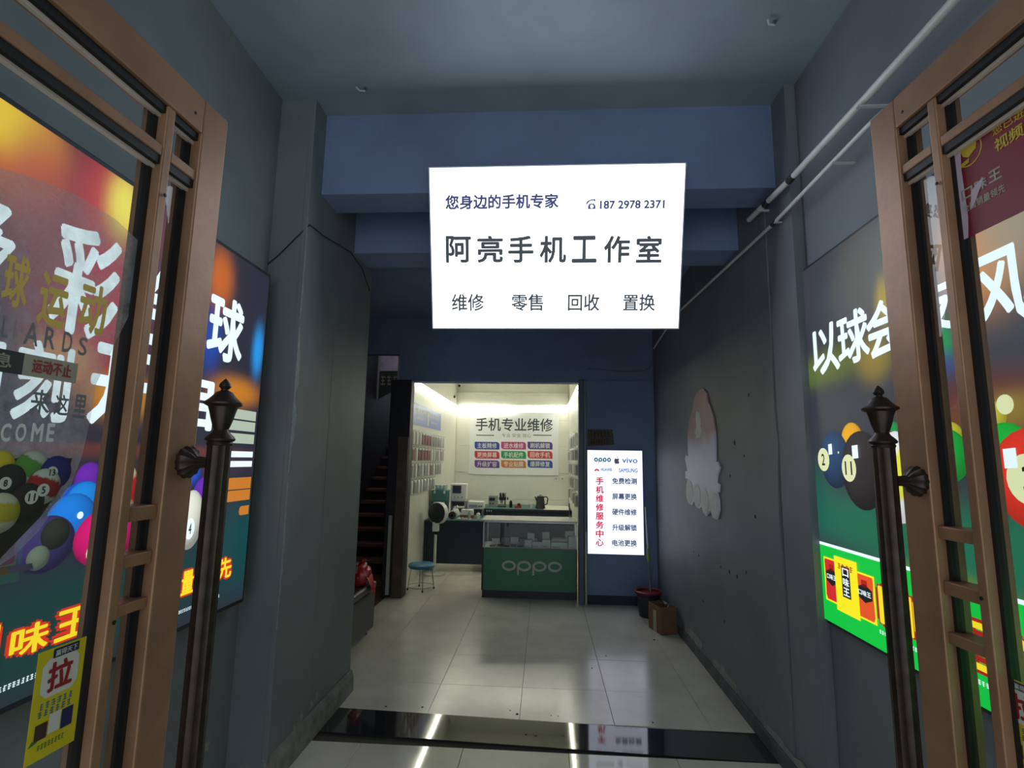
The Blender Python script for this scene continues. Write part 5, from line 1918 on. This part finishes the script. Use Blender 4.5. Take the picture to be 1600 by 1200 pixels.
MB().lathe((-.06, 9.85, ZD), [(.085, 0), (.09, .01), (.085, .03), (.08, .04), (.066, .20), (.06, .215), (.02, .225), (.015, .24), (.002, .243)], 22).build('kettle_body', BLACKM, t, smooth=True)
MB().tube([(-.0, 9.85, .98), (.055, 9.85, .985), (.075, 9.85, .95), (.06, 9.85, .86), (.02, 9.85, .84)], .011, 8).build('handle', BLACKM, t, smooth=True)
MB().tube([(-.12, 9.85, .92), (-.16, 9.85, .985)], [.02, .010], 10).build('spout', BLACKM, t, smooth=True)
MB().lathe((-.06, 9.85, ZD + .218), [(.05, 0), (.05, .006), (.02, .012)], 18).build('lid', PKG, t)

# ---- pedestal fan
fx, fy = -1.555, 7.78
fa = thing('pedestal_fan', 'white pedestal fan with dark round grille beside repair bench', 'fan', (fx, fy, 0))
MB().lathe((fx, fy, 0), [(.15, 0), (.152, .010), (.148, .022), (.02, .030)], 30).build('fan_base', WHITEP, fa, smooth=True)
MB().tube([(fx, fy, .02), (fx, fy, .56)], .020, 14).build('pole', WHITEP, fa, smooth=True)
MB().tube([(fx, fy, .56), (fx, fy, .60)], .034, 14).build('collar', BLACKM, fa, smooth=True)
MB().box((fx - .045, fy - .04, .60), (fx + .045, fy + .04, .735), .012).build('neck', WHITEP, fa)
ax = unit(np.array([-.45, -1.0, .05]))
hc = np.array([fx + .02, fy + .0, .86])
MB().lathe(hc + ax * -.10, [(.06, -.02), (.12, .0), (.155, .05), (.160, .10), (.150, .135), (.145, .12), (.02, .10)], 30, axis=ax).build('housing', WHITEP, fa, smooth=True)
MB().lathe(hc + ax * .03, [(.142, -.03), (.142, .008), (.10, .022), (.03, .028), (.002, .028)], 30, axis=ax).build('grille', mat('fan_dark', (38, 44, 52), .5), fa, smooth=True)
su = unit(np.cross(ax, [0, 0, 1.0]))
sv = np.cross(su, ax)
gr = MB()
for k in range(24):
    t_ = 2 * math.pi * k / 24
    rr = math.cos(t_) * su + math.sin(t_) * sv
    gr.tube([hc + ax * .062 + rr * .03, hc + ax * .055 + rr * .10, hc + ax * .040 + rr * .14], .0018, 5)
gr.build('grille_wires', BLACKM, fa, kind='stuff')

# ---- stool
sx_, sy_ = -1.545, 6.90
sto = thing('round_stool', 'low round stool with blue seat and thin metal legs by shop post', 'stool', (sx_, sy_, 0))
MB().lathe((sx_, sy_, 0), [(.12, .262), (.155, .268), (.168, .285), (.168, .305), (.155, .318), (.10, .324), (.002, .325)], 28).build('seat', mat('stool_blue', (44, 120, 156), .4, var=.06), sto, smooth=True)
for k in range(4):
    t_ = math.radians(20 + 90 * k)
    c_, s_ = math.cos(t_), math.sin(t_)
    MB().tube([(sx_ + .13 * c_, sy_ + .13 * s_, .27), (sx_ + .165 * c_, sy_ + .165 * s_, .02)], .006, 8).build('leg', STEEL, sto, smooth=True)
    MB().lathe((sx_ + .166 * c_, sy_ + .166 * s_, 0), [(.010, 0), (.011, .022), (.004, .026)], 10).build('foot_cap', BLACKM, sto)
rg = [(sx_ + .166 * math.cos(2 * math.pi * k / 32), sy_ + .166 * math.sin(2 * math.pi * k / 32), .045) for k in range(33)]
MB().tube(rg, .0045, 6, caps=False).build('ring', STEEL, sto, smooth=True)

# ---- cameras under the shop ceiling, wires
for (px, py, Y, lab) in [(718, 602, 10.4, 'small white security camera higher in shop corner'), (710, 619, 10.3, 'small white security camera lower in shop corner')]:
    p = onY(px, py, Y)
    t = thing('security_camera', lab, 'camera', p, 'cameras in the shop corner')
    MB().tube([p + [-.02, .20, .03], p + [-.01, .03, .01]], .012, 8).build('bracket', WHITEP, t)
    MB().tube([p + [0, .06, 0], p + [.01, -.08, -.02]], .036, 14).build('camera_body', WHITEP, t, smooth=True)
    MB().tube([p + [.01, -.078, -.0195], p + [.0112, -.092, -.0225]], .024, 14).build('lens', BLACKM, t)
q = [(SXL + .02, 6.70, 2.60), (SXL + .035, 6.72, 2.35), (SXL + .02, 6.75, 2.15), (SXL + .03, 6.74, 2.06)]
solo(MB().tube(q, .008, 8), 'cable', BLACKM, 'black cable hanging inside shop beside dark post', 'cable', q[2])
q = [(SXL + .03, 6.76, 2.13), (SXL + .07, 6.77, 2.05), (SXL + .05, 6.76, 1.97), (SXL + .01, 6.75, 1.95)]
solo(MB().tube(q, .010, 8), 'cable_end', mat('red_plug', (186, 44, 56), .4), 'red cable end under the hanging black cable', 'cable', q[1])
t = thing('socket_plate', 'double socket plate low on shop back wall beneath service board', 'socket', (.30, YB - .012, 1.28))
for x in (.24, .36):
    MB().box((x - .045, YB - .030, 1.24), (x + .045, YB - .012, 1.33), .004).build('plate', WHITEP, t)
    MB().box((x - .012, YB - .032, 1.275), (x + .012, YB - .030, 1.30)).build('slots', PKG, t)
